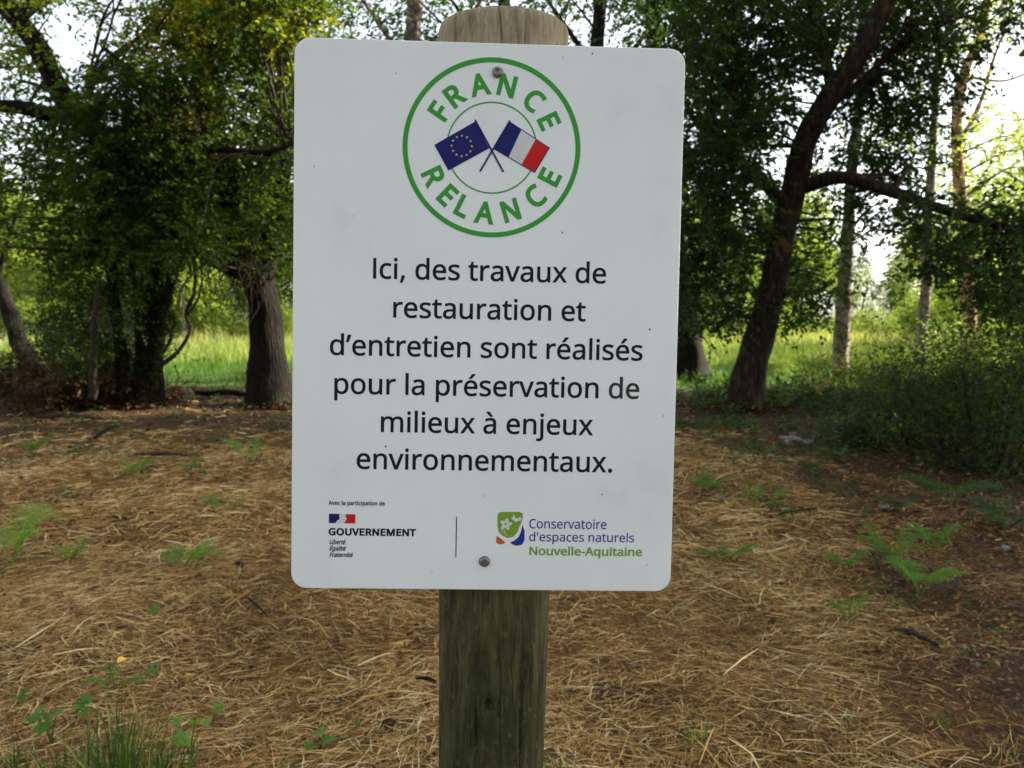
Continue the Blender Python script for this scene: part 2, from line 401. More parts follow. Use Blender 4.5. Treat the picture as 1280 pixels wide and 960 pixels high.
GLYPHS = {
 "'": (180, "128 573 -25 0 -5 -69 112 366 6 69 -14 0 68 366 15 0 -5 69 52 573 5 -69 26 0"),
 ',': (215, "154 84 -2 3 -5 -19 136 23 7 22 -8 -22 111 -42 9 22 -9 -22 85 -103 9 19 -17 0 33 -103 17 0 5 20 49 -38 -6 -23 5 23 63 31 -5 -23 4 23 73 93 -3 -19 25 0 148 93 -25 0 2 -3"),
 '-': (258, "32 184 65 0 0 20 32 246 0 -21 65 0 226 246 -65 0 0 -21 226 184 0 20 -65 0"),
 '.': (215, "58 43 0 -19 0 20 72 85 -9 -8 10 8 107 97 -14 0 14 0 142 85 -10 8 10 -8 157 43 0 20 0 -19 142 2 10 8 -10 -9 107 -11 14 0 -14 0 72 2 10 -9 -9 8"),
 'A': (512, "437 0 25 0 -23 59 368 177 23 -59 -76 0 141 177 76 0 -23 -59 73 0 23 59 -24 0 0 0 24 0 75 192 224 575 -75 -192 21 0 289 575 -22 0 74 -192 512 0 -75 192 -25 0|282 415 22 -58 -1 4 274 438 4 -11 -3 11 263 473 4 -12 -3 12 255 500 2 -6 -3 -10 247 468 3 11 -3 -11 238 438 3 9 -3 -9 230 415 2 6 -21 -58 165 241 22 58 61 0 346 241 -60 0 -21 58"),
 'C': (507, "323 517 26 0 -30 0 241 502 24 10 -25 -11 178 456 17 20 -17 -20 139 383 9 29 -9 -29 125 286 0 36 0 -47 147 164 -15 34 15 -35 213 83 -29 19 29 -18 322 55 -43 0 26 0 394 62 -23 -5 22 4 460 78 -22 -7 0 -21 460 15 0 21 -22 -8 393 -2 23 3 -22 -4 312 -8 31 0 -58 0 166 28 39 -24 -39 24 78 131 20 -45 -19 44 49 287 0 -60 0 43 67 406 -12 -36 12 36 120 499 -23 -26 23 26 206 559 -34 -14 34 15 324 581 -44 0 29 0 409 572 -27 6 27 -6 482 547 -21 11 -10 -20 453 486 10 20 -18 8 394 508 22 -7 -22 6"),
 'E': (446, "398 0 0 21 -107 0 78 0 106 0 0 191 78 573 0 -191 106 0 398 573 -107 0 0 -22 398 509 0 21 -83 0 150 509 83 0 0 -59 150 330 0 60 78 0 383 330 -77 0 0 -20 383 268 0 21 -77 0 150 268 78 0 0 -68 150 63 0 69 83 0 398 63 -83 0 0 -21"),
 'F': (416, "150 0 0 81 -24 0 78 0 24 0 0 191 78 573 0 -191 106 0 398 573 -107 0 0 -22 398 509 0 21 -83 0 150 509 83 0 0 -67 150 306 0 68 77 0 383 306 -78 0 0 -21 383 243 0 21 -78 0 150 243 77 0 0 -81"),
 'G': (584, "326 302 0 -21 66 0 524 302 -66 0 0 -93 524 22 0 93 -31 -11 431 -1 31 5 -32 -5 323 -8 40 0 -59 0 173 28 41 -24 -40 23 81 130 21 -45 -22 44 49 286 0 -60 0 60 84 442 -23 -44 24 44 186 544 -44 -24 44 24 346 581 -63 0 32 0 437 572 -29 6 28 -6 516 547 -24 11 -9 -21 489 484 9 21 -20 9 421 508 25 -7 -26 6 342 517 27 0 -46 0 225 489 32 19 -33 -19 150 409 17 35 -17 -34 124 286 0 48 0 -45 146 166 -14 35 15 -35 216 84 -32 19 31 -20 340 55 -51 0 25 0 404 59 -17 -3 18 2 452 68 -14 -4 0 57 452 238 0 -56 -42 0 326 238 42 0 0 22"),
 'I': (216, '74 573 0 0 0 0 74 0 0 0 0 0 142 0 0 0 0 0 142 573 0 0 0 0'),
 'L': (420, "78 0 107 0 0 191 78 573 0 -191 24 0 150 573 -24 0 0 -170 150 64 0 170 83 0 400 64 -83 0 0 -21 400 0 0 21 -107 0"),
 'M': (727, "330 0 20 0 -62 167 142 502 63 -167 -1 0 139 502 1 0 1 -11 142 461 -1 17 0 -16 144 407 -1 19 0 -20 144 347 0 21 0 -116 144 0 0 116 -22 0 78 0 22 0 0 191 78 573 0 -191 35 0 184 573 -35 0 59 -157 361 103 -59 157 1 0 364 103 -1 0 60 157 544 573 -60 -157 35 0 650 573 -36 0 0 -191 650 0 0 191 -24 0 578 0 24 0 0 117 578 352 0 -117 0 19 579 408 -1 -19 1 18 581 460 -1 -16 1 16 584 501 -1 -11 -1 0 581 501 1 0 -64 -167 390 0 63 167 -20 0"),
 'N': (609, "532 0 0 191 -28 0 447 0 29 0 -102 159 141 476 102 -159 -1 0 138 476 1 0 1 -13 141 432 -1 17 1 -17 143 378 -1 19 1 -19 144 320 0 20 0 -107 144 0 0 107 -22 0 78 0 22 0 0 191 78 573 0 -191 28 0 161 573 -28 0 102 -158 467 99 -102 158 1 0 470 99 -1 0 -1 8 468 137 1 -17 -1 17 466 193 0 -20 -1 21 464 249 0 -17 0 108 464 573 0 -108 23 0 532 573 -23 0 0 -191"),
 'O': (626, "577 287 0 59 0 -44 561 166 11 36 -12 -36 510 73 23 26 -22 -26 428 13 33 14 -33 -14 314 -8 43 0 -45 0 196 13 34 -14 -33 14 114 73 22 -26 -22 26 65 167 11 -37 -11 36 49 288 0 -44 0 59 78 442 -19 -44 19 44 166 545 -40 -25 39 24 314 581 -60 0 58 0 459 545 -39 24 39 -24 547 442 -20 44 20 -44|125 287 0 48 0 -48 145 163 -13 35 14 -35 207 83 -28 18 28 -19 314 55 -43 0 43 0 420 83 -28 -19 27 18 481 163 -13 -35 14 35 501 287 0 -48 0 72 456 457 30 -41 -30 41 314 518 65 0 -43 0 207 490 28 19 -28 -18 145 411 14 34 -13 -34"),
 'R': (499, "236 573 -53 0 47 0 353 555 -30 12 31 -12 422 500 -15 24 15 -24 444 410 0 36 0 -31 427 334 12 20 -11 -21 385 285 17 12 -18 -12 330 257 19 7 52 -86 487 0 -53 86 -28 0 403 0 28 0 -47 79 264 237 46 -79 -38 0 150 237 38 0 0 -79 150 0 0 79 -24 0 78 0 24 0 0 191 78 573 0 -191 52 0|232 510 31 0 -28 0 150 510 27 0 0 -71 150 298 0 70 29 0 236 298 -29 0 46 0 338 325 -22 -18 21 19 370 407 0 -36 0 25 355 467 10 -15 -10 15 310 500 20 -7 -21 7"),
 'T': (446, "259 0 0 170 -24 0 187 0 24 0 0 170 187 509 0 -170 -60 0 8 509 60 0 0 21 8 573 0 -22 143 0 437 573 -143 0 0 -22 437 509 0 21 -59 0 259 509 59 0 0 -170"),
 'U': (586, "513 202 0 124 0 -39 489 95 16 32 -16 -32 416 20 33 18 -33 -19 290 -8 51 0 -71 0 128 50 37 -39 -37 39 72 204 0 -64 0 123 72 573 0 -123 24 0 144 573 -24 0 0 -124 144 201 0 124 0 -46 182 93 -25 26 24 -26 294 55 -50 0 35 0 379 73 -22 -12 22 13 427 126 -11 -23 10 22 442 202 0 -29 0 124 442 573 0 -124 24 0 513 573 -24 0 0 -124"),
 'V': (481, "481 573 -25 0 -68 -191 277 0 68 191 -24 0 204 0 25 0 -68 191 0 573 68 -191 25 0 75 573 -25 0 43 -123 204 205 -43 123 6 -15 220 160 -5 15 4 -14 231 119 -3 13 4 -13 241 80 -3 13 2 13 250 119 -4 -13 3 14 262 161 -5 -14 4 15 277 207 -6 -16 42 122 405 573 -43 -122 25 0"),
 'a': (450, "231 437 -28 0 52 0 347 403 -25 23 25 -23 385 293 0 50 0 -98 385 0 0 98 -17 0 334 0 17 0 -5 20 320 61 5 -20 -1 0 317 61 1 0 -13 -16 279 22 13 10 -13 -10 234 -1 17 5 -17 -5 172 -8 24 0 -25 0 103 6 21 -9 -21 9 55 48 11 -19 -12 19 37 119 0 -28 0 43 87 219 -33 -24 34 23 243 257 -70 -3 24 0 316 259 -24 -1 0 9 316 285 0 -9 0 36 293 359 15 -14 -16 14 227 380 28 0 -23 0 163 370 20 7 -21 -7 106 347 17 9 -7 18 84 400 7 -17 19 10 151 426 -26 -7 25 7|252 208 21 1 -54 -2 141 182 20 15 -21 -15 110 119 0 27 0 -24 132 66 -15 11 15 -11 188 49 -23 0 37 0 279 79 -24 -20 24 20 315 172 0 -42 0 12 315 210 0 -13 -21 -1"),
 'b': (493, "139 461 0 50 0 -18 138 410 0 16 -1 -16 135 373 1 9 1 0 139 373 -2 0 12 18 189 419 -21 -13 22 12 272 437 -34 0 53 0 401 381 -33 37 32 -37 449 215 0 74 0 -49 427 91 15 34 -15 -33 365 17 27 16 -27 -17 272 -8 35 0 -34 0 189 10 22 -12 -21 13 139 55 12 -18 -2 0 133 55 2 0 -5 -19 119 0 4 18 -17 0 68 0 17 0 0 203 68 609 0 -203 24 0 139 609 -24 0 0 -49|260 379 39 0 -31 0 188 361 17 12 -18 -11 150 308 7 24 -8 -23 139 217 0 37 0 -1 139 214 0 1 0 -53 165 93 -18 28 17 -28 261 51 -47 0 39 0 348 93 -19 -28 19 28 376 216 0 -54 0 54 348 338 19 -28 -19 27"),
 'c': (385, "241 -8 24 0 -38 0 139 15 30 -15 -30 16 69 87 17 -32 -16 33 44 213 0 -51 0 52 71 342 -18 -34 17 33 142 415 -30 -16 31 15 245 438 -38 0 22 0 309 431 -21 5 20 -5 358 415 -12 6 -7 -20 337 356 7 20 -13 5 292 370 17 -5 -17 4 244 376 15 0 -29 0 172 358 19 12 -18 -13 131 303 9 24 -9 -24 117 213 0 36 0 -34 131 126 -9 24 9 -24 172 71 -19 13 18 -12 240 53 -27 0 23 0 302 60 -18 -5 18 5 351 78 -15 -7 0 -21 351 15 0 21 -14 -7 304 -2 17 4 -18 -4"),
 'd': (493, "221 -8 22 0 -54 0 92 48 32 -37 -32 37 44 214 0 -74 0 74 93 381 -33 -37 32 38 221 438 -53 0 23 0 280 429 -17 6 16 -5 323 407 -12 9 12 -10 354 374 -8 12 2 0 359 374 -1 0 0 7 356 405 2 -13 -1 14 354 438 0 -8 0 57 354 609 0 -57 24 0 425 609 -24 0 0 -203 425 0 0 203 -19 0 368 0 19 0 -3 19 358 58 3 -20 -1 0 354 58 2 0 -8 -13 323 24 12 10 -12 -9 279 1 17 6 -16 -6|232 51 -39 0 45 0 328 88 -19 -25 18 25 355 200 0 -50 0 5 355 213 0 -4 0 54 329 336 17 -28 -18 29 231 379 48 0 -38 0 146 334 19 30 -19 -30 117 213 0 50 0 -52 146 93 -19 28 19 -28"),
 'e': (452, "234 438 -38 0 37 0 329 414 -26 16 27 -16 390 346 -14 29 14 -29 411 244 0 39 0 -14 411 201 0 14 -98 0 117 201 98 0 1 -48 154 90 -23 26 24 -25 254 52 -43 0 27 0 327 60 -21 -5 21 5 392 82 -22 -10 0 -21 392 20 0 21 -22 -10 327 -1 22 4 -21 -5 251 -8 29 0 -41 0 143 17 31 -17 -31 16 70 91 18 -33 -17 33 44 212 0 -48 0 47 68 333 -16 -34 16 33 134 411 -28 -19 29 18|233 380 24 0 -33 0 154 348 19 21 -20 -22 119 257 3 39 73 0 338 257 -73 0 0 25 326 322 8 -19 -7 18 292 364 16 -10 -15 11"),
 'g': (493, "221 438 -56 0 28 0 297 422 -23 11 23 -11 355 373 -16 22 2 0 359 373 -1 0 3 19 369 430 -3 -19 19 0 425 430 -19 0 0 -146 425 -7 0 145 0 -41 404 -109 14 27 -14 -28 341 -172 28 14 -29 -14 233 -192 43 0 -31 0 147 -186 26 -4 -26 5 78 -165 20 -9 0 21 78 -100 0 -22 20 -11 149 -125 -27 6 27 -6 237 -134 -31 0 36 0 324 -101 -22 -22 21 21 355 -13 0 -37 0 6 355 4 0 -6 0 6 356 32 0 -12 1 12 358 57 -1 -5 -1 0 354 57 2 0 -15 -22 299 8 22 11 -22 -11 221 -8 30 0 -55 0 91 51 31 -40 -31 39 44 214 0 -70 0 69 91 377 -31 -40 31 41|230 379 29 0 -24 0 169 359 17 13 -17 -13 130 303 9 25 -9 -24 117 213 0 36 0 -53 146 92 -19 28 20 -28 232 50 -38 0 22 0 288 58 -16 -5 15 6 326 85 -10 -12 11 12 349 131 -5 -19 5 18 356 197 0 -25 0 6 356 214 0 -5 0 39 343 309 9 -24 -9 24 302 362 18 -12 -19 11"),
 'i': (207, "139 430 -24 0 0 -143 139 0 0 143 -24 0 68 0 24 0 0 143 68 430 0 -143 24 0|104 591 -12 0 11 0 133 580 -9 7 8 -7 145 546 0 16 0 -15 133 512 8 8 -9 -7 104 501 11 0 -12 0 75 512 8 -7 -8 8 63 546 0 -15 0 16 75 580 -8 -7 8 7"),
 'j': (207, "18 -192 28 0 -14 0 -18 -190 11 -2 -10 2 -44 -183 7 -3 0 19 -44 -126 0 -19 8 -2 -19 -132 -9 2 8 -1 9 -134 -10 0 17 0 51 -120 -11 -9 12 9 68 -67 0 -26 0 166 68 430 0 -166 24 0 139 430 -24 0 0 -165 139 -64 0 165 0 -27 126 -133 8 19 -9 -19 87 -177 17 10 -18 -10|63 546 0 -15 0 16 75 580 -8 -7 8 7 104 591 -12 0 11 0 133 580 -9 7 8 -7 145 546 0 16 0 -15 133 512 8 8 -9 -7 104 501 11 0 -12 0 75 512 8 -7 -8 8"),
 'l': (207, "139 0 0 203 -24 0 68 0 24 0 0 203 68 609 0 -203 24 0 139 609 -24 0 0 -203"),
 'm': (750, "540 438 -28 0 48 0 649 401 -24 24 24 -25 685 280 0 55 0 -93 685 0 0 93 -23 0 615 0 23 0 0 92 615 277 0 -93 0 33 594 353 14 -17 -14 17 528 379 30 0 -42 0 438 342 18 24 -18 -24 411 237 0 46 0 -79 411 0 0 79 -23 0 342 0 23 0 0 92 342 277 0 -93 0 22 332 333 6 -15 -6 15 303 367 13 -7 -13 8 253 379 21 0 -28 0 185 360 17 12 -16 -12 150 308 7 23 -8 -23 139 223 0 34 0 -74 139 0 0 74 -24 0 68 0 24 0 0 143 68 430 0 -143 19 0 125 430 -19 0 4 -20 136 371 -4 20 1 0 140 371 -2 0 9 15 173 409 -13 -10 13 9 217 431 -17 -5 16 4 266 438 -17 0 33 0 349 420 -22 12 22 -12 398 366 -10 24 1 0 402 366 -2 0 14 24 461 420 -25 -12 25 12"),
 'n': (496, "275 438 -18 0 51 0 391 401 -26 24 27 -25 431 280 0 55 0 -93 431 0 0 93 -24 0 361 0 23 0 0 92 361 275 0 -92 0 35 338 353 15 -17 -16 17 265 379 33 0 -48 0 166 338 18 27 -18 -26 139 223 0 50 0 -74 139 0 0 74 -24 0 68 0 24 0 0 143 68 430 0 -143 19 0 125 430 -19 0 4 -20 136 371 -4 20 1 0 140 371 -2 0 9 15 175 409 -14 -10 14 9 222 431 -17 -5 17 4"),
 'o': (485, "442 216 0 47 0 -36 428 121 9 27 -10 -28 388 51 17 19 -18 -20 324 7 25 10 -24 -10 241 -8 31 0 -28 0 163 7 24 -10 -24 10 100 51 18 -20 -17 19 59 121 10 -28 -10 27 44 216 0 -36 0 47 68 336 -16 -32 16 33 137 412 -30 -18 30 17 244 438 -41 0 39 0 347 412 -30 17 30 -18 417 336 -17 33 16 -32|117 216 0 51 0 -34 130 128 -9 25 9 -25 172 71 -19 13 18 -14 243 51 -29 0 29 0 314 71 -18 -14 19 13 356 128 -9 -25 8 25 369 216 0 -34 0 34 355 303 9 -24 -9 24 314 359 18 -13 -18 13 242 379 30 0 -44 0 147 335 20 29 -20 -29"),
 'p': (493, "273 438 -23 0 53 0 401 383 -33 36 32 -37 449 216 0 74 0 -49 427 93 15 33 -15 -34 365 17 27 17 -26 -17 272 -8 36 0 -22 0 213 1 17 -6 -17 6 170 24 12 -10 -12 9 139 55 8 -12 -2 0 134 55 2 0 1 -10 137 20 -1 14 1 -14 139 -16 0 10 0 -59 139 -192 0 58 -24 0 68 -192 24 0 0 207 68 430 0 -208 19 0 126 430 -19 0 3 -20 136 371 -4 20 1 0 139 371 -1 0 8 13 170 405 -12 -10 12 10 213 429 -17 -6 17 6|260 379 39 0 -29 0 190 362 18 11 -18 -11 152 313 8 22 -8 -22 139 229 0 34 0 -4 139 216 0 4 0 -36 150 126 -8 24 7 -25 188 70 -18 13 18 -13 261 51 -31 0 27 0 326 72 -17 -14 17 15 364 131 -9 -25 8 25 376 217 0 -33 0 49 348 334 19 -29 -19 30"),
 'q': (493, "354 -9 0 -61 0 10 355 25 0 -13 1 13 358 58 -1 -9 -1 0 354 58 1 0 -13 -18 303 11 21 13 -22 -13 219 -8 34 0 -52 0 93 48 32 -37 -33 37 44 214 0 -74 0 49 67 338 -15 -34 15 33 129 413 -27 -17 27 16 221 438 -34 0 34 0 304 419 -21 12 21 -13 355 371 -13 19 1 0 358 371 -1 0 4 20 369 430 -4 -20 19 0 425 430 -19 0 0 -208 425 -192 0 207 -24 0 354 -192 24 0 0 61|233 51 -39 0 29 0 304 67 -18 -11 17 10 342 116 -8 -22 8 22 355 199 0 -33 0 5 355 213 0 -4 0 55 328 337 18 -28 -18 28 231 379 46 0 -39 0 145 334 19 30 -19 -30 117 213 0 50 0 -51 146 93 -19 29 19 -28"),
 'r': (331, "269 438 -20 0 8 0 295 437 -10 0 9 -1 319 433 -7 2 -3 -22 310 368 3 22 -7 2 287 372 9 -1 -8 1 264 374 7 0 -17 0 217 363 14 7 -15 -7 176 334 12 13 -11 -13 149 289 6 17 -7 -18 139 229 0 22 0 -76 139 0 0 76 -24 0 68 0 24 0 0 143 68 430 0 -143 19 0 126 430 -19 0 3 -26 134 351 -3 26 1 0 137 351 -1 0 9 16 170 395 -13 -13 13 13 214 426 -16 -8 17 8"),
 's': (384, "348 119 0 23 0 -28 327 49 14 19 -14 -19 268 6 26 10 -26 -9 176 -8 36 0 -30 0 99 -1 22 -5 -22 5 42 19 16 -8 0 22 42 83 0 -21 17 -8 104 60 -24 7 24 -7 178 49 -25 0 36 0 256 66 -16 -11 16 12 280 112 0 -19 0 11 271 141 6 -8 -6 9 239 167 16 -9 -15 8 174 196 28 -11 -28 10 103 228 19 -11 -20 10 57 266 11 -15 -11 15 41 324 0 -24 0 36 85 408 -29 -20 30 20 202 438 -48 0 26 0 275 430 -22 5 23 -5 339 409 -20 9 -8 -19 315 353 8 19 -18 7 258 372 20 -5 -20 5 197 380 21 0 -29 0 131 366 15 9 -15 -9 108 328 0 16 0 -12 119 298 -7 8 7 -8 154 274 -17 8 16 -8 219 246 -28 10 27 -10 289 215 -20 11 19 -11 333 176 -10 15 10 -15"),
 't': (289, "212 50 -20 0 10 0 245 53 -12 -2 11 1 272 59 -7 -3 0 -18 272 5 0 18 -8 -4 240 -4 14 2 -14 -3 200 -8 13 0 -23 0 138 4 19 -8 -19 7 91 44 12 -19 -11 19 74 125 0 -35 0 84 74 375 0 -83 -21 0 13 375 20 0 0 12 13 409 0 -11 20 9 75 437 -21 -9 9 31 103 528 -10 -30 14 0 144 528 -14 0 0 -32 144 430 0 33 42 0 269 430 -42 0 0 -18 269 375 0 18 -42 0 144 375 42 0 0 -83 144 127 0 83 0 -26 163 69 -12 12 13 -13"),
 'u': (496, "427 430 -23 0 0 -143 427 0 0 143 -19 0 370 0 19 0 -4 19 359 57 4 -19 -1 0 356 57 1 0 -9 -15 321 20 14 10 -15 -10 273 -1 18 4 -17 -5 220 -8 18 0 -34 0 134 8 23 -11 -24 11 81 59 12 -23 -12 23 63 148 0 -36 0 94 63 430 0 -94 24 0 135 430 -24 0 0 -92 135 153 0 92 0 -34 158 76 -16 17 15 -17 230 51 -32 0 32 0 306 69 -19 -12 18 12 345 121 -8 -23 8 24 357 206 0 -33 0 75 357 430 0 -75 23 0"),
 'v': (407, "163 0 27 0 -54 143 0 430 54 -143 25 0 75 430 -25 0 31 -85 167 176 -31 85 4 -11 180 137 -4 15 5 -14 193 96 -3 13 4 -13 201 63 -1 9 1 0 204 63 -1 0 3 9 214 96 -4 -13 4 14 227 138 -5 -15 5 14 241 176 -4 -11 30 85 332 430 -30 -85 25 0 407 430 -25 0 -54 -143 244 0 54 143 -27 0"),
 'x': (424, "170 220 -52 -74 -49 70 22 430 49 -70 26 0 102 430 -27 0 37 -54 213 268 -37 54 36 54 322 430 -36 -54 27 0 402 430 -27 0 -50 -70 253 220 50 70 53 -74 410 0 -52 73 -27 0 330 0 26 0 -39 57 213 172 39 -58 -40 -58 94 0 39 57 -27 0 14 0 27 0 52 73"),
 'É': (446, "398 0 0 21 -107 0 78 0 106 0 0 191 78 573 0 -191 106 0 398 573 -107 0 0 -22 398 509 0 21 -83 0 150 509 83 0 0 -59 150 330 0 60 78 0 383 330 -77 0 0 -20 383 268 0 21 -77 0 150 268 78 0 0 -68 150 63 0 69 83 0 398 63 -83 0 0 -21|363 749 0 3 -5 -7 342 722 10 10 -9 -11 312 688 11 12 -11 -11 279 656 11 10 -10 -11 249 629 9 7 -16 0 202 629 16 0 0 3 202 638 0 -3 8 10 228 674 -9 -13 10 14 256 717 -9 -14 9 15 278 757 -6 -12 29 0 363 757 -28 0 0 -3"),
 'à': (450, "231 437 -28 0 52 0 347 403 -25 23 25 -23 385 293 0 50 0 -98 385 0 0 98 -17 0 334 0 17 0 -5 20 320 61 5 -20 -1 0 317 61 1 0 -13 -16 279 22 13 10 -13 -10 234 -1 17 5 -17 -5 172 -8 24 0 -25 0 103 6 21 -9 -21 9 55 48 11 -19 -12 19 37 119 0 -28 0 43 87 219 -33 -24 34 23 243 257 -70 -3 24 0 316 259 -24 -1 0 9 316 285 0 -9 0 36 293 359 15 -14 -16 14 227 380 28 0 -23 0 163 370 20 7 -21 -7 106 347 17 9 -7 18 84 400 7 -17 19 10 151 426 -26 -7 25 7|252 208 21 1 -54 -2 141 182 20 15 -21 -15 110 119 0 27 0 -24 132 66 -15 11 15 -11 188 49 -23 0 37 0 279 79 -24 -20 24 20 315 172 0 -42 0 12 315 210 0 -13 -21 -1|205 614 -28 0 6 -11 227 575 -8 14 9 -15 255 532 -9 14 10 -14 282 496 -8 10 0 -4 282 486 0 3 -15 0 235 486 16 0 -9 7 204 513 12 -11 -11 10 171 546 11 -12 -11 11 142 579 8 -11 -9 11 121 606 5 -7 0 3 121 614 0 -2 28 0"),
 'é': (452, "234 438 -38 0 37 0 329 414 -26 16 27 -16 390 346 -14 29 14 -29 411 244 0 39 0 -14 411 201 0 14 -98 0 117 201 98 0 1 -48 154 90 -23 26 24 -25 254 52 -43 0 27 0 327 60 -21 -5 21 5 392 82 -22 -10 0 -21 392 20 0 21 -22 -10 327 -1 22 4 -21 -5 251 -8 29 0 -41 0 143 17 31 -17 -31 16 70 91 18 -33 -17 33 44 212 0 -48 0 47 68 333 -16 -34 16 33 134 411 -28 -19 29 18|233 380 24 0 -33 0 154 348 19 21 -20 -22 119 257 3 39 73 0 338 257 -73 0 0 25 326 322 8 -19 -7 18 292 364 16 -10 -15 11|347 606 0 3 -5 -7 326 579 9 11 -9 -11 296 546 11 11 -11 -12 263 513 11 10 -11 -11 233 486 9 7 -16 0 186 486 16 0 0 3 186 496 0 -4 8 10 212 532 -9 -14 9 14 240 575 -9 -15 9 14 262 614 -6 -11 29 0 347 614 -28 0 0 -2"),
 '’': (140, "131 564 -2 3 -5 -19 112 503 8 22 -7 -22 88 437 9 22 -9 -21 62 376 8 19 -18 0 10 376 17 0 3 15 21 424 -4 -17 4 17 32 476 -3 -17 4 17 42 527 -3 -17 3 16 50 573 -2 -14 25 0 125 573 -25 0 2 -3"),
 ' ': (209, ""),
}
# ------------------------------------------------------------------ the ground, one sheet to the horizon
def ground_material():
    m, nt, b, out = new_mat("ground")
    v = coords(nt)
    sep = nt.nodes.new("ShaderNodeSeparateXYZ"); nt.links.new(v, sep.inputs[0])
    fine = noise(nt, v, 38, 8, 0.75)
    mid = noise(nt, v, 5, 6, 0.65)
    big = noise(nt, v, 0.7, 5, 0.6)
    litter = ramp(nt, fine, [(0.30, (0.045, 0.022, 0.008)), (0.50, (0.15, 0.075, 0.024)), (0.68, (0.32, 0.18, 0.055)), (0.85, (0.46, 0.30, 0.10))])
    soil = ramp(nt, fine, [(0.30, (0.018, 0.011, 0.007)), (0.55, (0.06, 0.037, 0.022)), (0.8, (0.15, 0.10, 0.06))])
    def mth(op, a, b_, clamp=False):
        n = nt.nodes.new("ShaderNodeMath"); n.operation = op; n.use_clamp = clamp
        for i, s in enumerate((a, b_)):
            if isinstance(s, (int, float)): n.inputs[i].default_value = s
            else: nt.links.new(s, n.inputs[i])
        return n.outputs[0]
    # bare leaf mould to the right: grows with x - 0.30 y and breaks up in patches
    lean = mth('SUBTRACT', sep.outputs[0], mth('MULTIPLY', sep.outputs[1], 0.26))
    f = mth('ADD', mth('MULTIPLY', lean, 0.55), mth('MULTIPLY', mth('SUBTRACT', mid, 0.5), 2.6))
    f = mth('ADD', f, mth('MULTIPLY', mth('SUBTRACT', big, 0.45), 1.5), True)
    m1 = node(nt, "ShaderNodeMix", data_type='RGBA')
    nt.links.new(f, m1.inputs[0]); nt.links.new(litter.outputs[0], m1.inputs[6]); nt.links.new(soil.outputs[0], m1.inputs[7])
    # bare dark patches where the litter has been raked thin
    pm = nt.nodes.new("ShaderNodeMapRange"); nt.links.new(noise(nt, v, 1.9, 5, 0.65), pm.inputs[0]); pm.inputs[1].default_value = 0.50; pm.inputs[2].default_value = 0.62
    m1b = node(nt, "ShaderNodeMix", data_type='RGBA')
    nt.links.new(pm.outputs[0], m1b.inputs[0]); nt.links.new(m1.outputs[2], m1b.inputs[6]); nt.links.new(soil.outputs[0], m1b.inputs[7])
    m1 = m1b
    # brown leaf mould under the trees
    d1 = mth('MULTIPLY', mth('SUBTRACT', mth('ADD', sep.outputs[1], mth('MULTIPLY', mid, 5.0)), 10.0), 0.28, True)
    mould = ramp(nt, fine, [(0.3, (0.018, 0.011, 0.006)), (0.6, (0.075, 0.045, 0.024)), (0.85, (0.17, 0.11, 0.06))])
    m2 = node(nt, "ShaderNodeMix", data_type='RGBA')
    nt.links.new(d1, m2.inputs[0]); nt.links.new(m1.outputs[2], m2.inputs[6]); nt.links.new(mould.outputs[0], m2.inputs[7])
    # meadow beyond
    d2 = mth('MULTIPLY', mth('SUBTRACT', mth('ADD', sep.outputs[1], mth('MULTIPLY', big, 3.0)), 18.2), 0.8, True)
    mead = ramp(nt, mid, [(0.3, (0.035, 0.07, 0.012)), (0.6, (0.08, 0.13, 0.025)), (0.85, (0.16, 0.18, 0.05))])
    m3 = node(nt, "ShaderNodeMix", data_type='RGBA')
    nt.links.new(d2, m3.inputs[0]); nt.links.new(m2.outputs[2], m3.inputs[6]); nt.links.new(mead.outputs[0], m3.inputs[7])
    nt.links.new(m3.outputs[2], b.inputs["Base Color"])
    b.inputs["Roughness"].default_value = 0.95
    b.inputs["Specular IOR Level"].default_value = 0.1
    bump(nt, b, fine, 0.9, 0.02)
    return m

def axis(a, b, fine0, fine1, step):
    mids = list(np.arange(fine0, fine1, step))
    lo = [fine0 - step * 1.35 ** k for k in range(1, 40)]
    hi = [fine1 + step * 1.35 ** k for k in range(1, 40)]
    lo = [x for x in lo if x > a][::-1]; hi = [x for x in hi if x < b]
    return np.array([a] + lo + mids + hi + [b])
gx = axis(-900, 900, -9, 9, 0.12); gy = axis(-300, 1500, 0.5, 16, 0.12)
X, Y = np.meshgrid(gx, gy)
Z = gz(X, Y) + rng.normal(0, 0.006, X.shape) * (np.hypot(X, Y) < 20)
nx, ny = len(gx), len(gy)
ii = (np.arange(ny - 1)[:, None] * nx + np.arange(nx - 1)[None]).ravel()
ga = Acc().add(np.column_stack([X.ravel(), Y.ravel(), Z.ravel()]), np.stack([ii, ii + 1, ii + nx + 1, ii + nx], -1))
M['ground'] = ground_material()
tag(ga.build("ground", M['ground']), label="brown straw-covered forest ground running into a green meadow", kind="structure")

# ------------------------------------------------------------------ straw
def patchy(x, y):
    return (np.sin(1.9 * x + 0.8 * y + 0.5) * np.sin(1.3 * y - 0.9 * x) + 0.6 * np.sin(4.1 * x - 2.2 * y) * np.sin(3.0 * y + x + 2) + 0.4 * np.sin(8.3 * x + 5 * y) * np.sin(7.1 * y - 4 * x))

def soilness(x, y):
    return np.clip((x - 0.26 * y) * 0.6 + 0.45 * patchy(x, y), 0, 1)

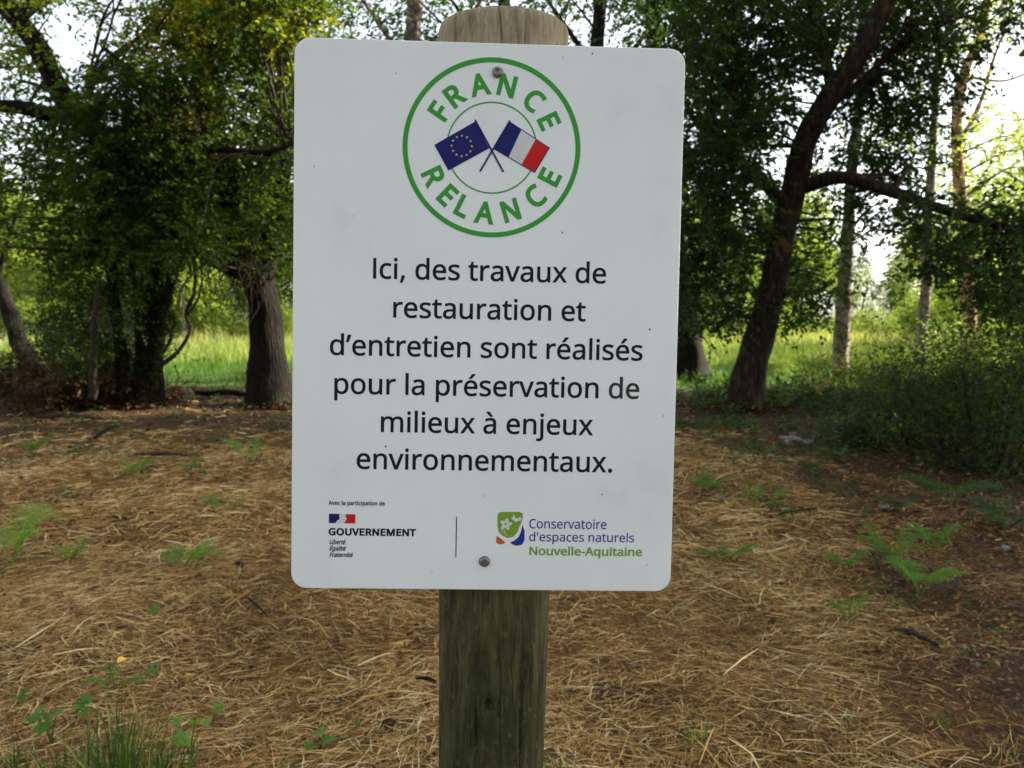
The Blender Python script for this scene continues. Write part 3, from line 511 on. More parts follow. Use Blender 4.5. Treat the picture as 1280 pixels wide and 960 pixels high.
def straw(n, y0, y1, l0, l1, w0, w1, hmax):
    y = np.sqrt(rng.uniform(y0 ** 2, y1 ** 2, n)); x = rng.uniform(-0.82, 0.82, n) * y
    keep = rng.uniform(0, 1, n) > 0.82 * soilness(x, y) + 0.55 * np.clip(patchy(x * 1.4, y * 1.2), 0, 1) + np.clip((y - 6.5) / 7, 0, 0.80)
    x, y = x[keep], y[keep]; n = len(x)
    L = rng.uniform(l0, l1, n) * rng.uniform(0.4, 1, n)
    a = np.where(rng.uniform(0, 1, n) < 0.45, rng.uniform(0, math.pi, n), rng.normal(0, 0.7, n) + 0.6 * patchy(x * .6, y * .6))
    w = rng.uniform(w0, w1, n)
    curve = rng.normal(0, 1, n) * rng.choice([0.12, 0.55], n, p=[0.75, 0.25])
    tilt = rng.normal(0, 0.10, n) + rng.choice([0, 0.5], n, p=[0.96, 0.04])
    h = rng.uniform(0, 1, n) ** 1.5 * hmax + 0.006
    pts = []
    for s in (-0.5, 0.0, 0.5):
        aa = a + curve * s
        px = x + np.cos(aa) * L * s; py = y + np.sin(aa) * L * s
        pz = gz(px, py) + np.maximum(h + np.sin(tilt) * L * s + (0.25 - s * s) * L * 0.10, 0.004)
        pts.append(np.stack([px, py, pz], -1))
    P = np.stack(pts, 1)
    sd = np.stack([-np.sin(a), np.cos(a), rng.normal(0, 0.7, n)], -1); sd = unit(sd) * w[:, None] * 0.5
    v = np.stack([P[:, 0] - sd * 0.6, P[:, 0] + sd * 0.6, P[:, 1] + sd, P[:, 1] - sd, P[:, 2] - sd * 0.4, P[:, 2] + sd * 0.4], 1)
    idx = np.array([[0, 1, 2, 3], [3, 2, 5, 4]])
    f = (np.arange(n)[:, None, None] * 6 + idx[None]).reshape(-1, 4)
    tn = np.clip(rng.beta(1.5, 1.9, n) + 0.25 * (h / hmax - 0.4) - 0.25 * soilness(x, y) + 0.08 * patchy(x * 0.7, y * 0.7), 0, 1)
    return v.reshape(-1, 3), f, np.repeat(tn, 6)
sa = Acc()
for args in ((115000, 2.1, 5.0, 0.04, 0.19, 0.0012, 0.0028, 0.035), (95000, 4.8, 9.0, 0.06, 0.24, 0.0024, 0.0048, 0.04), (38000, 8.8, 14.5, 0.10, 0.32, 0.006, 0.011, 0.05), (900, 2.2, 7.0, 0.2, 0.38, 0.004, 0.007, 0.06)):
    v, f, t = straw(*args); sa.add(v, f, None, t)
def crumbs(n, y0, y1, s0, s1):
    """short broken bits, needles and leaf crumbs lying between the stems"""
    y = np.sqrt(rng.uniform(y0 ** 2, y1 ** 2, n)); x = rng.uniform(-0.8, 0.8, n) * y
    a = rng.uniform(0, 6.28, n); L = rng.uniform(s0, s1, n); w = L * rng.uniform(.08, .5, n)
    p = np.stack([x, y, gz(x, y) + rng.uniform(0.008, 0.035, n)], -1)
    d = np.stack([np.cos(a), np.sin(a), rng.normal(0, .35, n)], -1) * L[:, None] / 2; s = np.stack([-np.sin(a), np.cos(a), rng.normal(0, .5, n)], -1) * w[:, None] / 2
    v = np.stack([p - d, p + s, p + d, p - s], 1).reshape(-1, 3)
    sa.add(v, np.arange(n * 4).reshape(-1, 4), None, np.repeat(rng.uniform(0, .55, n) ** 1.3, 4))
crumbs(45000, 2.1, 5.5, .008, .035); crumbs(30000, 5, 10, .015, .05)
tag(sa.build("straw_litter", M['straw'], smooth=False), label="dry golden straw and grass stems strewn over the clearing", kind="stuff", cat="straw")

# dead leaves strewn over the ground
n = 14000
y = np.sqrt(rng.uniform(2.2 ** 2, 17 ** 2, n)); x = rng.uniform(-0.8, 0.8, n) * y
keep = rng.uniform(0, 1, n) < 0.16 + 0.75 * np.clip(soilness(x, y) + (y - 9) / 6, 0, 1)
x, y = x[keep], y[keep]; n = len(x)
la = Acc()
aa = rng.uniform(0, 6.28, n)
leaves(la, np.stack([x, y, gz(x, y) + rng.uniform(0.012, 0.04, n)], -1), np.stack([np.cos(aa), np.sin(aa), rng.normal(0, 0.25, n)], -1),
       np.array([0, 0, 1.0]) + rng.normal(0, 0.35, (n, 3)), rng.uniform(0.03, 0.07, n), rng.uniform(0, 1, n), 0.7, fold=0.5)
tag(la.build("fallen_leaves", M['leaf_brown']), label="curled brown fallen leaves scattered among the straw", kind="stuff", cat="leaves")

# sparse green sprigs and creeping plants in the clearing
n = 5600
y = np.sqrt(rng.uniform(2.2 ** 2, 17 ** 2, n)); x = rng.uniform(-0.8, 0.8, n) * y
g_ = 0.06 + 0.8 * np.clip((y - 8.0) / 7, 0, 1) * (x > 0.2 * y) + 0.10 * (x > 0.2 * y) + 0.35 * np.clip((y - 12) / 4, 0, 1) * (x < 0) * (x / y < -0.52)
g_ = g_ * (0.25 + 1.3 * (patchy(x * 1.2 + 3, y * 1.2) > 0.1))
keep = rng.uniform(0, 1, n) < g_
x, y = x[keep], y[keep]; n = len(x)
c = np.stack([x, y, gz(x, y)], -1)
ua = Acc(); k = 16
p = np.repeat(c, k, 0); m_ = len(p)
aa = rng.uniform(0, 6.28, m_); rr = rng.uniform(0, 0.12, m_)
p = p + np.stack([np.cos(aa) * rr, np.sin(aa) * rr, rng.uniform(0.01, 0.16, m_) * np.clip(np.repeat(y, k) / 9, 0.35, 1)], -1)
leaves(ua, p, np.stack([np.cos(aa), np.sin(aa), rng.normal(0.15, 0.3, m_)], -1), np.array([0, 0, 1.0]) + rng.normal(0, 0.4, (m_, 3)),
       rng.uniform(0.025, 0.065, m_) * np.clip(np.repeat(y, k) / 7, 0.5, 1.2), np.clip(np.repeat(rng.uniform(0, 0.9, n), k) + rng.normal(0, 0.1, m_), 0, 1), 0.6)
tag(ua.build("ground_cover", M['fern_blue']), label="low green creeping plants between the straw and the trees", kind="stuff", cat="plants")

# ------------------------------------------------------------------ meadow grass
def blades(acc, x, y, h, w, lean, tone, seg=2):
    n = len(x)
    a = rng.uniform(0, 6.28, n); la_ = rng.uniform(0, 6.28, n)
    base = np.stack([x, y, gz(x, y) - 0.01], -1)
    sd = np.stack([np.cos(a), np.sin(a), np.zeros(n)], -1) * (w / 2)[:, None]
    ld = np.stack([np.cos(la_), np.sin(la_), np.zeros(n)], -1) * (lean * h)[:, None]
    up = np.array([0, 0, 1.0]) * h[:, None]
    m = base + up * 0.55 + ld * 0.25
    tp = base + up * (1 - 0.3 * lean[:, None]) + ld
    v = np.stack([base - sd, base + sd, m + sd * 0.8, m - sd * 0.8, tp], 1).reshape(-1, 3)
    o = np.arange(n)[:, None] * 5
    acc.add(v, o + np.array([[0, 1, 2, 3]]), o + np.array([[3, 2, 4]]), np.repeat(tone, 5))
ma = Acc()
def mead(n, y0, y1, h0, h1, w, tone0, tone1):
    y = np.sqrt(rng.uniform(y0 ** 2, y1 ** 2, n)); x = rng.uniform(-0.8, 0.8, n) * y
    pt = np.clip(0.5 + 0.5 * patchy(x * 0.35, y * 0.35), 0, 1)
    keep = rng.uniform(0, 1, n) < 0.4 + 0.6 * pt
    x, y, pt = x[keep], y[keep], pt[keep]; n = len(x)
    blades(ma, x, y, rng.uniform(h0, h1, n) * (0.6 + 0.6 * pt), rng.uniform(0.7, 1.3, n) * w, rng.uniform(0.1, 0.7, n), np.clip(rng.uniform(tone0, tone1, n) + 0.2 * (pt - 0.5), 0, 1))
mead(45000, 17.2, 26, 0.10, 0.32, 0.014, 0.0, 0.38)
mead(45000, 25, 40, 0.3, 0.75, 0.022, 0.15, 0.85)
mead(32000, 38, 75, 0.5, 1.1, 0.04, 0.5, 1.0)
tag(ma.build("meadow_grass", M['meadow'], smooth=False), label="bright green meadow grass in sunlight beyond the trees", kind="stuff", cat="grass")
# ------------------------------------------------------------------ the sign on its post
SIGN = empty("sign_post", (-0.028, 0.955, float(gz(-0.028, 0.955))), label="white works notice screwed to a round weathered wooden post", cat="sign")
PW, PH, PT = 0.420, 0.595, 0.003
PM = Matrix.Translation((-0.02749, 0.87559, CAM_H - 0.0008)) @ Euler((-0.03306, 0.02010, 0.03031), 'XYZ').to_matrix().to_4x4()
PMI = PM.inverted()
def pl(px, py):
    """point of the panel face, in the panel's own x, z, that shows at (px, py)"""
    r = Vector(ray(px, py)); o = Vector((0, 0, CAM_H))
    a = PMI @ o; b = PMI @ (o + r) - a
    t = -a.y / b.y
    return a.x + b.x * t, a.z + b.z * t

def flat_mat(name, col, rough=0.45):
    m, nt, b, out = new_mat(name)
    v = coords(nt)
    n = noise(nt, v, 25, 5)
    r = ramp(nt, n, [(0.25, tuple(c * 0.90 + 0.006 for c in col)), (0.6, col)])
    nt.links.new(r.outputs[0], b.inputs["Base Color"])
    b.inputs["Roughness"].default_value = rough
    b.inputs["Specular IOR Level"].default_value = 0.12
    return m
def panel_material():
    m, nt, b, out = new_mat("white_panel")
    v = coords(nt)
    n = noise(nt, v, 7, 6, 0.6); n2 = noise(nt, coords(nt, (1, 1, 0.15)), 40, 4)
    ad = node(nt, "ShaderNodeMath", operation='MULTIPLY_ADD'); nt.links.new(n2, ad.inputs[0]); ad.inputs[1].default_value = 0.22; nt.links.new(n, ad.inputs[2])
    r = ramp(nt, ad.outputs[0], [(0.34, (0.73, 0.76, 0.75)), (0.52, (0.83, 0.855, 0.86)), (0.9, (0.88, 0.90, 0.91))])
    nt.links.new(r.outputs[0], b.inputs["Base Color"])
    b.inputs["Roughness"].default_value = 0.30
    b.inputs["Specular IOR Level"].default_value = 0.5
    bump(nt, b, noise(nt, v, 3, 3), 0.25, 0.01)
    return m
M['panel'] = panel_material()
M['print_black'] = flat_mat("black_print", (0.012, 0.013, 0.016))
M['print_faded'] = flat_mat("faded_print", (0.040, 0.046, 0.044))
M['print_green'] = flat_mat("green_print", (0.055, 0.34, 0.050))
M['print_lime'] = flat_mat("lime_print", (0.20, 0.36, 0.03))
M['print_navy'] = flat_mat("navy_print", (0.016, 0.018, 0.14))
M['print_blue'] = flat_mat("blue_print", (0.018, 0.045, 0.28))
M['print_red'] = flat_mat("red_print", (0.60, 0.018, 0.014))
M['print_orange'] = flat_mat("orange_print", (0.62, 0.12, 0.03))
M['print_white'] = flat_mat("white_print", (0.70, 0.70, 0.70))
M['print_yellow'] = flat_mat("yellow_print", (0.66, 0.58, 0.22))
M['steel'] = plain("stainless_steel", (0.26, 0.25, 0.23), 0.4, 1.0)
M['grime'] = plain("dirt_speck", (0.05, 0.045, 0.04), 0.8)

# panel: rounded rectangle, thin bevelled edge
def rounded(w, h, r, seg=10):
    p = []
    for cx_, cz_, a0 in ((w / 2 - r, h / 2 - r, 0), (-w / 2 + r, h / 2 - r, 90), (-w / 2 + r, -h / 2 + r, 180), (w / 2 - r, -h / 2 + r, 270)):
        for k in range(seg + 1):
            a = math.radians(a0 + 90 * k / seg)
            p.append((cx_ + r * math.cos(a), cz_ + r * math.sin(a)))
    return p
def poly_face_obj(name, loops_y, mat, parent, smooth=False):
    """closed body from successive outlines (list of (outline, y)); first and last are capped"""
    bm = []; faces = []
    n = len(loops_y[0][0])
    for ol, yy in loops_y: bm += [(x, yy, z) for x, z in ol]
    faces.append(tuple(range(n))[::1])
    for k in range(len(loops_y) - 1):
        for i in range(n):
            j = (i + 1) % n
            faces.append((k * n + i, (k + 1) * n + i, (k + 1) * n + j, k * n + j))
    faces.append(tuple(reversed(range((len(loops_y) - 1) * n, len(loops_y) * n))))
    me = bpy.data.meshes.new(name); me.from_pydata(bm, [], faces); me.materials.append(mat)
    o = bpy.data.objects.new(name, me); COL.objects.link(o); o.parent = parent
    return o
R0 = rounded(PW, PH, 0.017); R1 = rounded(PW - 0.0012, PH - 0.0012, 0.0164)
panel = poly_face_obj("sign_panel", [(R1, 0.0), (R0, 0.0006), (R0, PT - 0.0004), (R1, PT)], M['panel'], SIGN)
bpy.context.view_layer.update()
panel.matrix_parent_inverse = SIGN.matrix_world.inverted()
panel.matrix_world = PM
panel["label"] = "white rounded notice panel with green ring emblem and black text"

def shape(name, pts, layer, mat, label=None):
    """flat printed shape; pts in panel coordinates, layer counts the print layers above the face"""
    me = bpy.data.meshes.new(name)
    vs = [(x, 0, z) for x, z in pts]
    area = sum(pts[i][0] * pts[(i + 1) % len(pts)][1] - pts[(i + 1) % len(pts)][0] * pts[i][1] for i in range(len(pts)))
    idx = list(range(len(pts)))
    if area < 0: idx = idx[::-1]
    me.from_pydata(vs, [], [idx])
    me.materials.append(mat)
    o = bpy.data.objects.new(name, me); COL.objects.link(o); o.parent = panel
    o.location = (0, -0.00022 * layer, 0)
    if label: o["label"] = label
    return o
def ring(name, c, ro, ri, layer, mat, a0=0, a1=360, seg=96):
    vs, fs = [], []
    for k in range(seg + 1):
        a = math.radians(a0 + (a1 - a0) * k / seg)
        vs += [(c[0] + ro * math.cos(a), 0, c[1] + ro * math.sin(a)), (c[0] + ri * math.cos(a), 0, c[1] + ri * math.sin(a))]
    for k in range(seg): fs.append((2 * k, 2 * k + 2, 2 * k + 3, 2 * k + 1))
    me = bpy.data.meshes.new(name); me.from_pydata(vs, [], fs); me.materials.append(mat)
    o = bpy.data.objects.new(name, me); COL.objects.link(o); o.parent = panel; o.location = (0, -0.00022 * layer, 0)
    return o

from mathutils.geometry import delaunay_2d_cdt
def glyph_loops(ch):
    """outlines of a character as closed polylines, in em units"""
    out = []
    data = GLYPHS[ch][1]
    for sp in data.split('|') if data else ():
        nums = [int(q) / 1000 for q in sp.split()]
        pts = [nums[6 * i:6 * i + 6] for i in range(len(nums) // 6)]
        lp = []
        for i, p in enumerate(pts):
            q = pts[(i + 1) % len(pts)]
            a = np.array(p[:2]); b = a + np.array(p[4:6]); d_ = np.array(q[:2]); c_ = d_ + np.array(q[2:4])
            straight = abs(np.cross(b - a, d_ - a)) < 1e-5 and abs(np.cross(c_ - a, d_ - a)) < 1e-5
            for t in ([0.0] if straight else [0, .25, .5, .75]):
                lp.append(a * (1 - t) ** 3 + 3 * b * t * (1 - t) ** 2 + 3 * c_ * t * t * (1 - t) + d_ * t ** 3)
        keep = [lp[0]]
        for p in lp[1:]:
            if np.hypot(*(p - keep[-1])) > 0.002: keep.append(p)
        if np.hypot(*(keep[-1] - keep[0])) < 0.002: keep.pop()
        out.append(np.array(keep))
    return out
def inside(p, loops):
    ins = False
    for lp in loops:
        a = lp; b = np.roll(lp, -1, 0)
        cr = (a[:, 1] > p[1]) != (b[:, 1] > p[1])
        xs = (b[:, 0] - a[:, 0]) * (p[1] - a[:, 1]) / np.where(cr, b[:, 1] - a[:, 1], 1) + a[:, 0]
        ins ^= bool((cr & (p[0] < xs)).sum() % 2)
    return ins
def winding(p, loops):
    w = 0
    for lp in loops:
        a = lp; b = np.roll(lp, -1, 0)
        cr = (a[:, 1] > p[1]) != (b[:, 1] > p[1])
        xs = (b[:, 0] - a[:, 0]) * (p[1] - a[:, 1]) / np.where(cr, b[:, 1] - a[:, 1], 1) + a[:, 0]
        w += int(np.where(cr & (p[0] < xs), np.sign(b[:, 1] - a[:, 1]), 0).sum())
    return w != 0
_GC = {}
def glyph_fill(ch, bold):
    """filled character, its strokes thickened by bold em on each side"""
    key = (ch, round(bold, 4))
    if key in _GC: return _GC[key]
    loops = glyph_loops(ch); new = []
    for lp in loops:
        # which side is ink: test a point just left of the first long edge
        e = np.roll(lp, -1, 0) - lp; L = np.hypot(e[:, 0], e[:, 1]); k = int(np.argmax(L))
        nrm = np.array([-e[k, 1], e[k, 0]]) / L[k]
        s = -1.0 if inside(lp[k] + e[k] / 2 + nrm * 0.004, loops) else 1.0
        n1 = np.column_stack([-e[:, 1], e[:, 0]]) / L[:, None] * s
        n0 = np.roll(n1, 1, 0)
        m = n0 + n1; m /= np.maximum((m * m).sum(1, keepdims=True) / 2, 0.5)
        new.append(lp + m * bold)
    V = np.vstack(new); E_ = []; o = 0
    for lp in new:
        E_ += [(o + i, o + (i + 1) % len(lp)) for i in range(len(lp))]; o += len(lp)
    vs, _, fs, _, _, _ = delaunay_2d_cdt([Vector(p) for p in V], E_, [], 0, 1e-6)
    vs = np.array([tuple(v) for v in vs])
    F = []
    for f in fs:
        if winding(vs[list(f)].mean(0), new): F.append(list(f))
    _GC[key] = (vs, F)
    return _GC[key]
def glyph_mesh(items, bold=0.0):
    """items: (char, x, z, sx, sy, rot, shear)"""
    V, F = [], []
    for no, (ch, x, z, sx, sy, rot, shear) in enumerate(items):
        if not GLYPHS[ch][1]: continue
        vs, fs = glyph_fill(ch, bold / sy)
        cr, sr = math.cos(rot), math.sin(rot); base = len(V)
        for a, b in vs:
            a2, b2 = (a + shear * b) * sx, b * sy
            V.append((x + a2 * cr - b2 * sr, -0.00001 * (no % 2), z + a2 * sr + b2 * cr))
        for f in fs:
            q = [base + k for k in f]
            p0, p1, p2 = (V[k] for k in q[:3])
            ar = (p1[0] - p0[0]) * (p2[2] - p0[2]) - (p1[2] - p0[2]) * (p2[0] - p0[0])
            F.append(q if ar > 0 else q[::-1])
    me = bpy.data.meshes.new("lettering"); me.from_pydata(V, [], F); me.update()
    return me
def letter_obj(items, mat, bold=0.0, layer=1, label=None):
    me = glyph_mesh(items, bold); me.materials.append(mat)
    o = bpy.data.objects.new("lettering", me); COL.objects.link(o); o.parent = panel; o.location = (0, -0.00022 * layer, 0)
    if label: o["label"] = label
    return o
def adv(s, track=0.0):
    return sum(GLYPHS[c][0] / 1000 + track for c in s) - track
def line(text, x0, x1, base, cap, mat, bold=0.0, shear=0.0, label=None, split=None, mat2=None, track=0.0):
    """text from pixel x0 to x1, baseline at pixel base, capitals cap pixels high (measured in the photo)"""
    xa, _ = pl(x0, base); xb, _ = pl(x1, base)
    _, z = pl((x0 + x1) / 2, base); _, zt = pl((x0 + x1) / 2, base - cap)
    sy = (zt - z) / 0.609
    w = adv(text, track) - 0.06
    sx = (xb - xa - 2 * bold) / w
    x = xa + bold - 0.045 * sx
    items = []
    for i, ch in enumerate(text):
        items.append((ch, x, z, sx, sy, 0.0, shear)); x += (GLYPHS[ch][0] / 1000 + track) * sx
    if split:
        letter_obj(items[:split], mat, bold, label=label)
        letter_obj(items[split:], mat2, bold, label="slightly faded lettering")
    else:
        letter_obj(items, mat, bold, label=label)
    return sx, sy
BK = M['print_black']
for tx, a, b_, bs in (("Ici, des travaux de", 465, 758.5, 351), ("restauration et", 490.4, 732, 399), ("d’entretien sont réalisés", 412.3, 804, 447),
                      ("milieux à enjeux", 475, 741, 541.7), ("environnementaux.", 445.7, 767, 588)):
    line(tx, a, b_, bs, 26.5, BK, bold=0.00040)
line("pour la préservation de", 416.8, 800, 495, 26.5, BK, bold=0.00040, split=21, mat2=M['print_faded'])
line("Avec la participation de", 411.2, 481.3, 631.3, 5.0, BK, bold=0.00022, track=0.03)
line("GOUVERNEMENT", 410.6, 519.8, 669.2, 8.6, BK, bold=0.00050, track=0.03)
line("Liberté", 411.5, 431.5, 680.0, 5.4, BK, bold=0.00022, shear=0.28)
line("Égalité", 411.5, 431.8, 688.0, 5.4, BK, bold=0.00022, shear=0.28)
line("Fraternité", 411.5, 440.6, 696.0, 5.4, BK, bold=0.00022, shear=0.28)
line("Conservatoire", 661.4, 758.5, 660.8, 12.2, M['print_blue'], bold=0.00012)
line("d'espaces naturels", 661.4, 792.9, 677.0, 11.6, M['print_blue'], bold=0.00012)
line("Nouvelle-Aquitaine", 661.0, 802.8, 694.2, 10.6, M['print_lime'], bold=0.00034)

# ring emblem
cxl, czl = pl(614.7, 184.8)
S = (pl(664.7, 184.8)[0] - pl(564.7, 184.8)[0]) / 100.0     # metres per photo pixel there
ring("green_ring", (cxl, czl), 111.2 * S, 105.0 * S, 1, M['print_green'])
ring("thin_ring", (cxl, czl), 57.0 * S, 55.2 * S, 1, M['print_green'], seg=72)
def arc_word(word, angs, top, label=None):
    items = []
    cap = 26.5 * S; sy = cap / 0.609; sx = sy * 0.98
    for ch, a in zip(word, angs):
        a = math.radians(a)
        w = GLYPHS[ch][0] / 1000
        if top:
            rb = 66.5 * S; ctr = (cxl + rb * math.sin(a), czl + rb * math.cos(a)); rot = -a
        else:
            rb = 93.5 * S; ctr = (cxl + rb * math.sin(a), czl - rb * math.cos(a)); rot = a
        x = ctr[0] - w * sx / 2 * math.cos(rot); z = ctr[1] - w * sx / 2 * math.sin(rot)
        items.append((ch, x, z, sx, sy, rot, 0.0))
    letter_obj(items, M['print_green'], bold=1.35 * S, label=label)
arc_word("FRANCE", (-57.5, -38, -12, 13, 40.5, 63.5), True, "green word arched over the crossed flags")
arc_word("RELANCE", (-63.5, -42.5, -26, -5.5, 18, 43, 64.5), False, "green word curving under the crossed flags")
def pp(*pts): return [pl(*p) for p in pts]
shape("blue_flag", pp((594.1, 151.9), (542.9, 181.2), (560.5, 213.2), (611.5, 185.4)), 2, M['print_navy'], "dark blue flag with a ring of yellow stars")
fc = pl(577.2, 182.6)
for k in range(12):
    a = math.radians(30 * k)
    c = (fc[0] + 12.6 * S * math.sin(a), fc[1] + 12.6 * S * math.cos(a))
    pts = []
    for j in range(10):
        r = (1.75 if j % 2 == 0 else 0.8) * S; b_ = math.radians(36 * j)
        pts.append((c[0] + r * math.sin(b_), c[1] + r * math.cos(b_)))
    shape("star", pts[::-1], 3, M['print_yellow'])
shape("flag_border", pp((637.3, 151.9), (687.4, 184.8), (668.4, 216.4), (616.6, 186.2)), 2, M['print_navy'])
def lerp(a, b_, t): return (a[0] + (b_[0] - a[0]) * t, a[1] + (b_[1] - a[1]) * t)
TA, TB, BB, BA = (637.6, 153.6), (685.8, 185.2), (667.9, 214.9), (618.0, 185.8)
shape("flag_white_band", pp(lerp(TA, TB, .29), lerp(TA, TB, .66), lerp(BA, BB, .68), lerp(BA, BB, .36)), 3, M['print_white'])
shape("flag_red_band", pp(lerp(TA, TB, .66), TB, BB, lerp(BA, BB, .68)), 3, M['print_red'])
def bar(name, a, b_, w, layer, mat, label=None):
    (x0, z0), (x1, z1) = pl(*a), pl(*b_)
    dx, dz = x1 - x0, z1 - z0; L = math.hypot(dx, dz); nx_, nz_ = -dz / L * w / 2, dx / L * w / 2
    return shape(name, [(x0 + nx_, z0 + nz_), (x0 - nx_, z0 - nz_), (x1 - nx_, z1 - nz_), (x1 + nx_, z1 + nz_)], layer, mat, label)
bar("flag_pole", (593.7, 149.8), (629.3, 215.2), 2.1 * S, 4, M['print_navy'])
bar("flag_pole", (637.5, 150.8), (599.9, 214.3), 2.1 * S, 4, M['print_navy'])
bar("divider_line", (570.7, 645.8), (569.8, 696.6), 1.2 * S, 1, BK, "thin vertical line between the two emblems")
# small tricolour with its white profile
shape("emblem_blue", pp((411.2, 642.1), (424.8, 642.3), (424.0, 645), (424.8, 647), (423.4, 649.5), (425.2, 651.8), (423, 654), (411.1, 653.7)), 1, M['print_navy'])
shape("emblem_red", pp((432.6, 642.6), (444.3, 642.8), (444.2, 654.3), (430.0, 654), (432.6, 650.5), (433.4, 648.0), (431.8, 645.5)), 1, M['print_red'])
shape("emblem_white", pp((424.9, 642.3), (432.5, 642.6), (431.7, 645.5), (433.3, 648.0), (432.5, 650.5), (429.9, 654), (423.1, 654), (425.3, 651.8), (423.5, 649.5), (424.9, 647), (424.1, 645)), 1, M['print_white'])
shape("emblem_profile", pp((421.2, 650.8), (423.6, 649.6), (425.0, 651.6), (423.0, 653.8), (419, 653.9)), 2, M['print_white'])
# leaf-green shield with flower and butterfly, blue and orange swooshes
def zq(*pts): return pp(*[(600 + x * .171875, 620 + z * .171875) for x, z in pts])
shape("green_shield", zq((128, 135), (140, 120), (170, 115), (290, 116), (310, 128), (311, 165), (300, 195), (287, 222), (272, 262), (245, 294), (205, 305), (165, 290), (138, 262), (127, 215)), 1, M['print_lime'], "leaf green rounded shield with a white flower and a butterfly")
shape("blue_swoosh", zq((309, 210), (324, 255), (324, 318), (308, 352), (268, 362), (236, 352), (218, 338), (250, 324), (280, 298), (297, 262)), 1, M['print_blue'])
shape("orange_swoosh", zq((121, 288), (150, 308), (187, 338), (165, 350), (130, 349), (117, 335)), 1, M['print_orange'])
fl = []
for k in range(60):
    a = 2 * math.pi * k / 60; r = 36 + 10 * math.cos(5 * a + 0.6)
    fl.append((189 + r * math.cos(a), 205 + r * math.sin(a)))
shape("white_flower", zq(*fl), 2, M['print_white'])
shape("flower_centre", zq(*[(187 + 9 * math.cos(a / 8 * 6.283), 203 + 9 * math.sin(a / 8 * 6.283)) for a in range(8)]), 3, M['print_lime'])
shape("butterfly", zq((240, 125), (252, 140), (258, 158), (275, 162), (292, 150), (306, 168), (290, 182), (270, 180), (262, 196), (250, 178), (230, 172), (228, 155), (242, 150)), 2, M['print_white'])
bar("flower_stem", (600 + 170 * .1719, 620 + 240 * .1719), (600 + 192 * .1719, 620 + 290 * .1719), 0.9 * S, 2, M['print_white'])
bar("flower_stem", (600 + 150 * .1719, 620 + 232 * .1719), (600 + 168 * .1719, 620 + 270 * .1719), 0.7 * S, 2, M['print_white'])
# dirt specks
for (qx, qy, rad) in ((703, 291, 1.5), (740.5, 67, 1.2), (752.5, 618, 1.1), (812, 412, 1.4), (482, 558, 1.3), (495, 92, 0.9), (604, 620, 0.8), (704, 72, .8), (808, 706, .9), (393, 208, .8), (829, 520, .8), (540, 716, .8), (443, 270, .7)):
    c = pl(qx, qy)
    shape("dirt_speck", [(c[0] + rad * S * (0.6 + 0.4 * R_.random()) * math.cos(k), c[1] + rad * S * (0.7 + 0.8 * R_.random()) * math.sin(k)) for k in (0, 1.2, 2.4, 3.6, 4.9)], 1, M['grime'])

# screws: round head, washer, hexagon recess
def lathe(prof, seg=28):
    vs, fs = [], []
    for (r, yy) in prof:
        for k in range(seg):
            a = 2 * math.pi * k / seg; vs.append((r * math.cos(a), yy, r * math.sin(a)))
    for i in range(len(prof) - 1):
        for k in range(seg):
            j = (k + 1) % seg
            fs.append((i * seg + k, i * seg + j, (i + 1) * seg + j, (i + 1) * seg + k))
    fs.append(tuple((len(prof) - 1) * seg + k for k in range(seg)))
    return vs, fs
def add_screw(qx, qy):
    c = pl(qx, qy)
    K = 1.15
    vs, fs = lathe([(r * K, y) for r, y in ((0.0001, -0.0001), (0.0053, 0.0), (0.0054, -0.0008), (0.0047, -0.0010), (0.0046, -0.0028), (0.0038, -0.0040), (0.0026, -0.0044), (0.0024, -0.0043), (0.0023, -0.0018))])
    me = bpy.data.meshes.new("screw"); me.from_pydata(vs, [], fs); me.materials.append(M['steel']); me.update()
    o = bpy.data.objects.new("screw", me); COL.objects.link(o); o.parent = SIGN
    o.matrix_parent_inverse = SIGN.matrix_world.inverted()
    o.matrix_world = PM @ Matrix.Translation((c[0], 0, c[1]))
    return o
add_screw(622, 90.5)["label"] = "steel screw near the top of the ring emblem"
add_screw(605.5, 701.5)["label"] = "steel screw near the bottom edge of the panel"

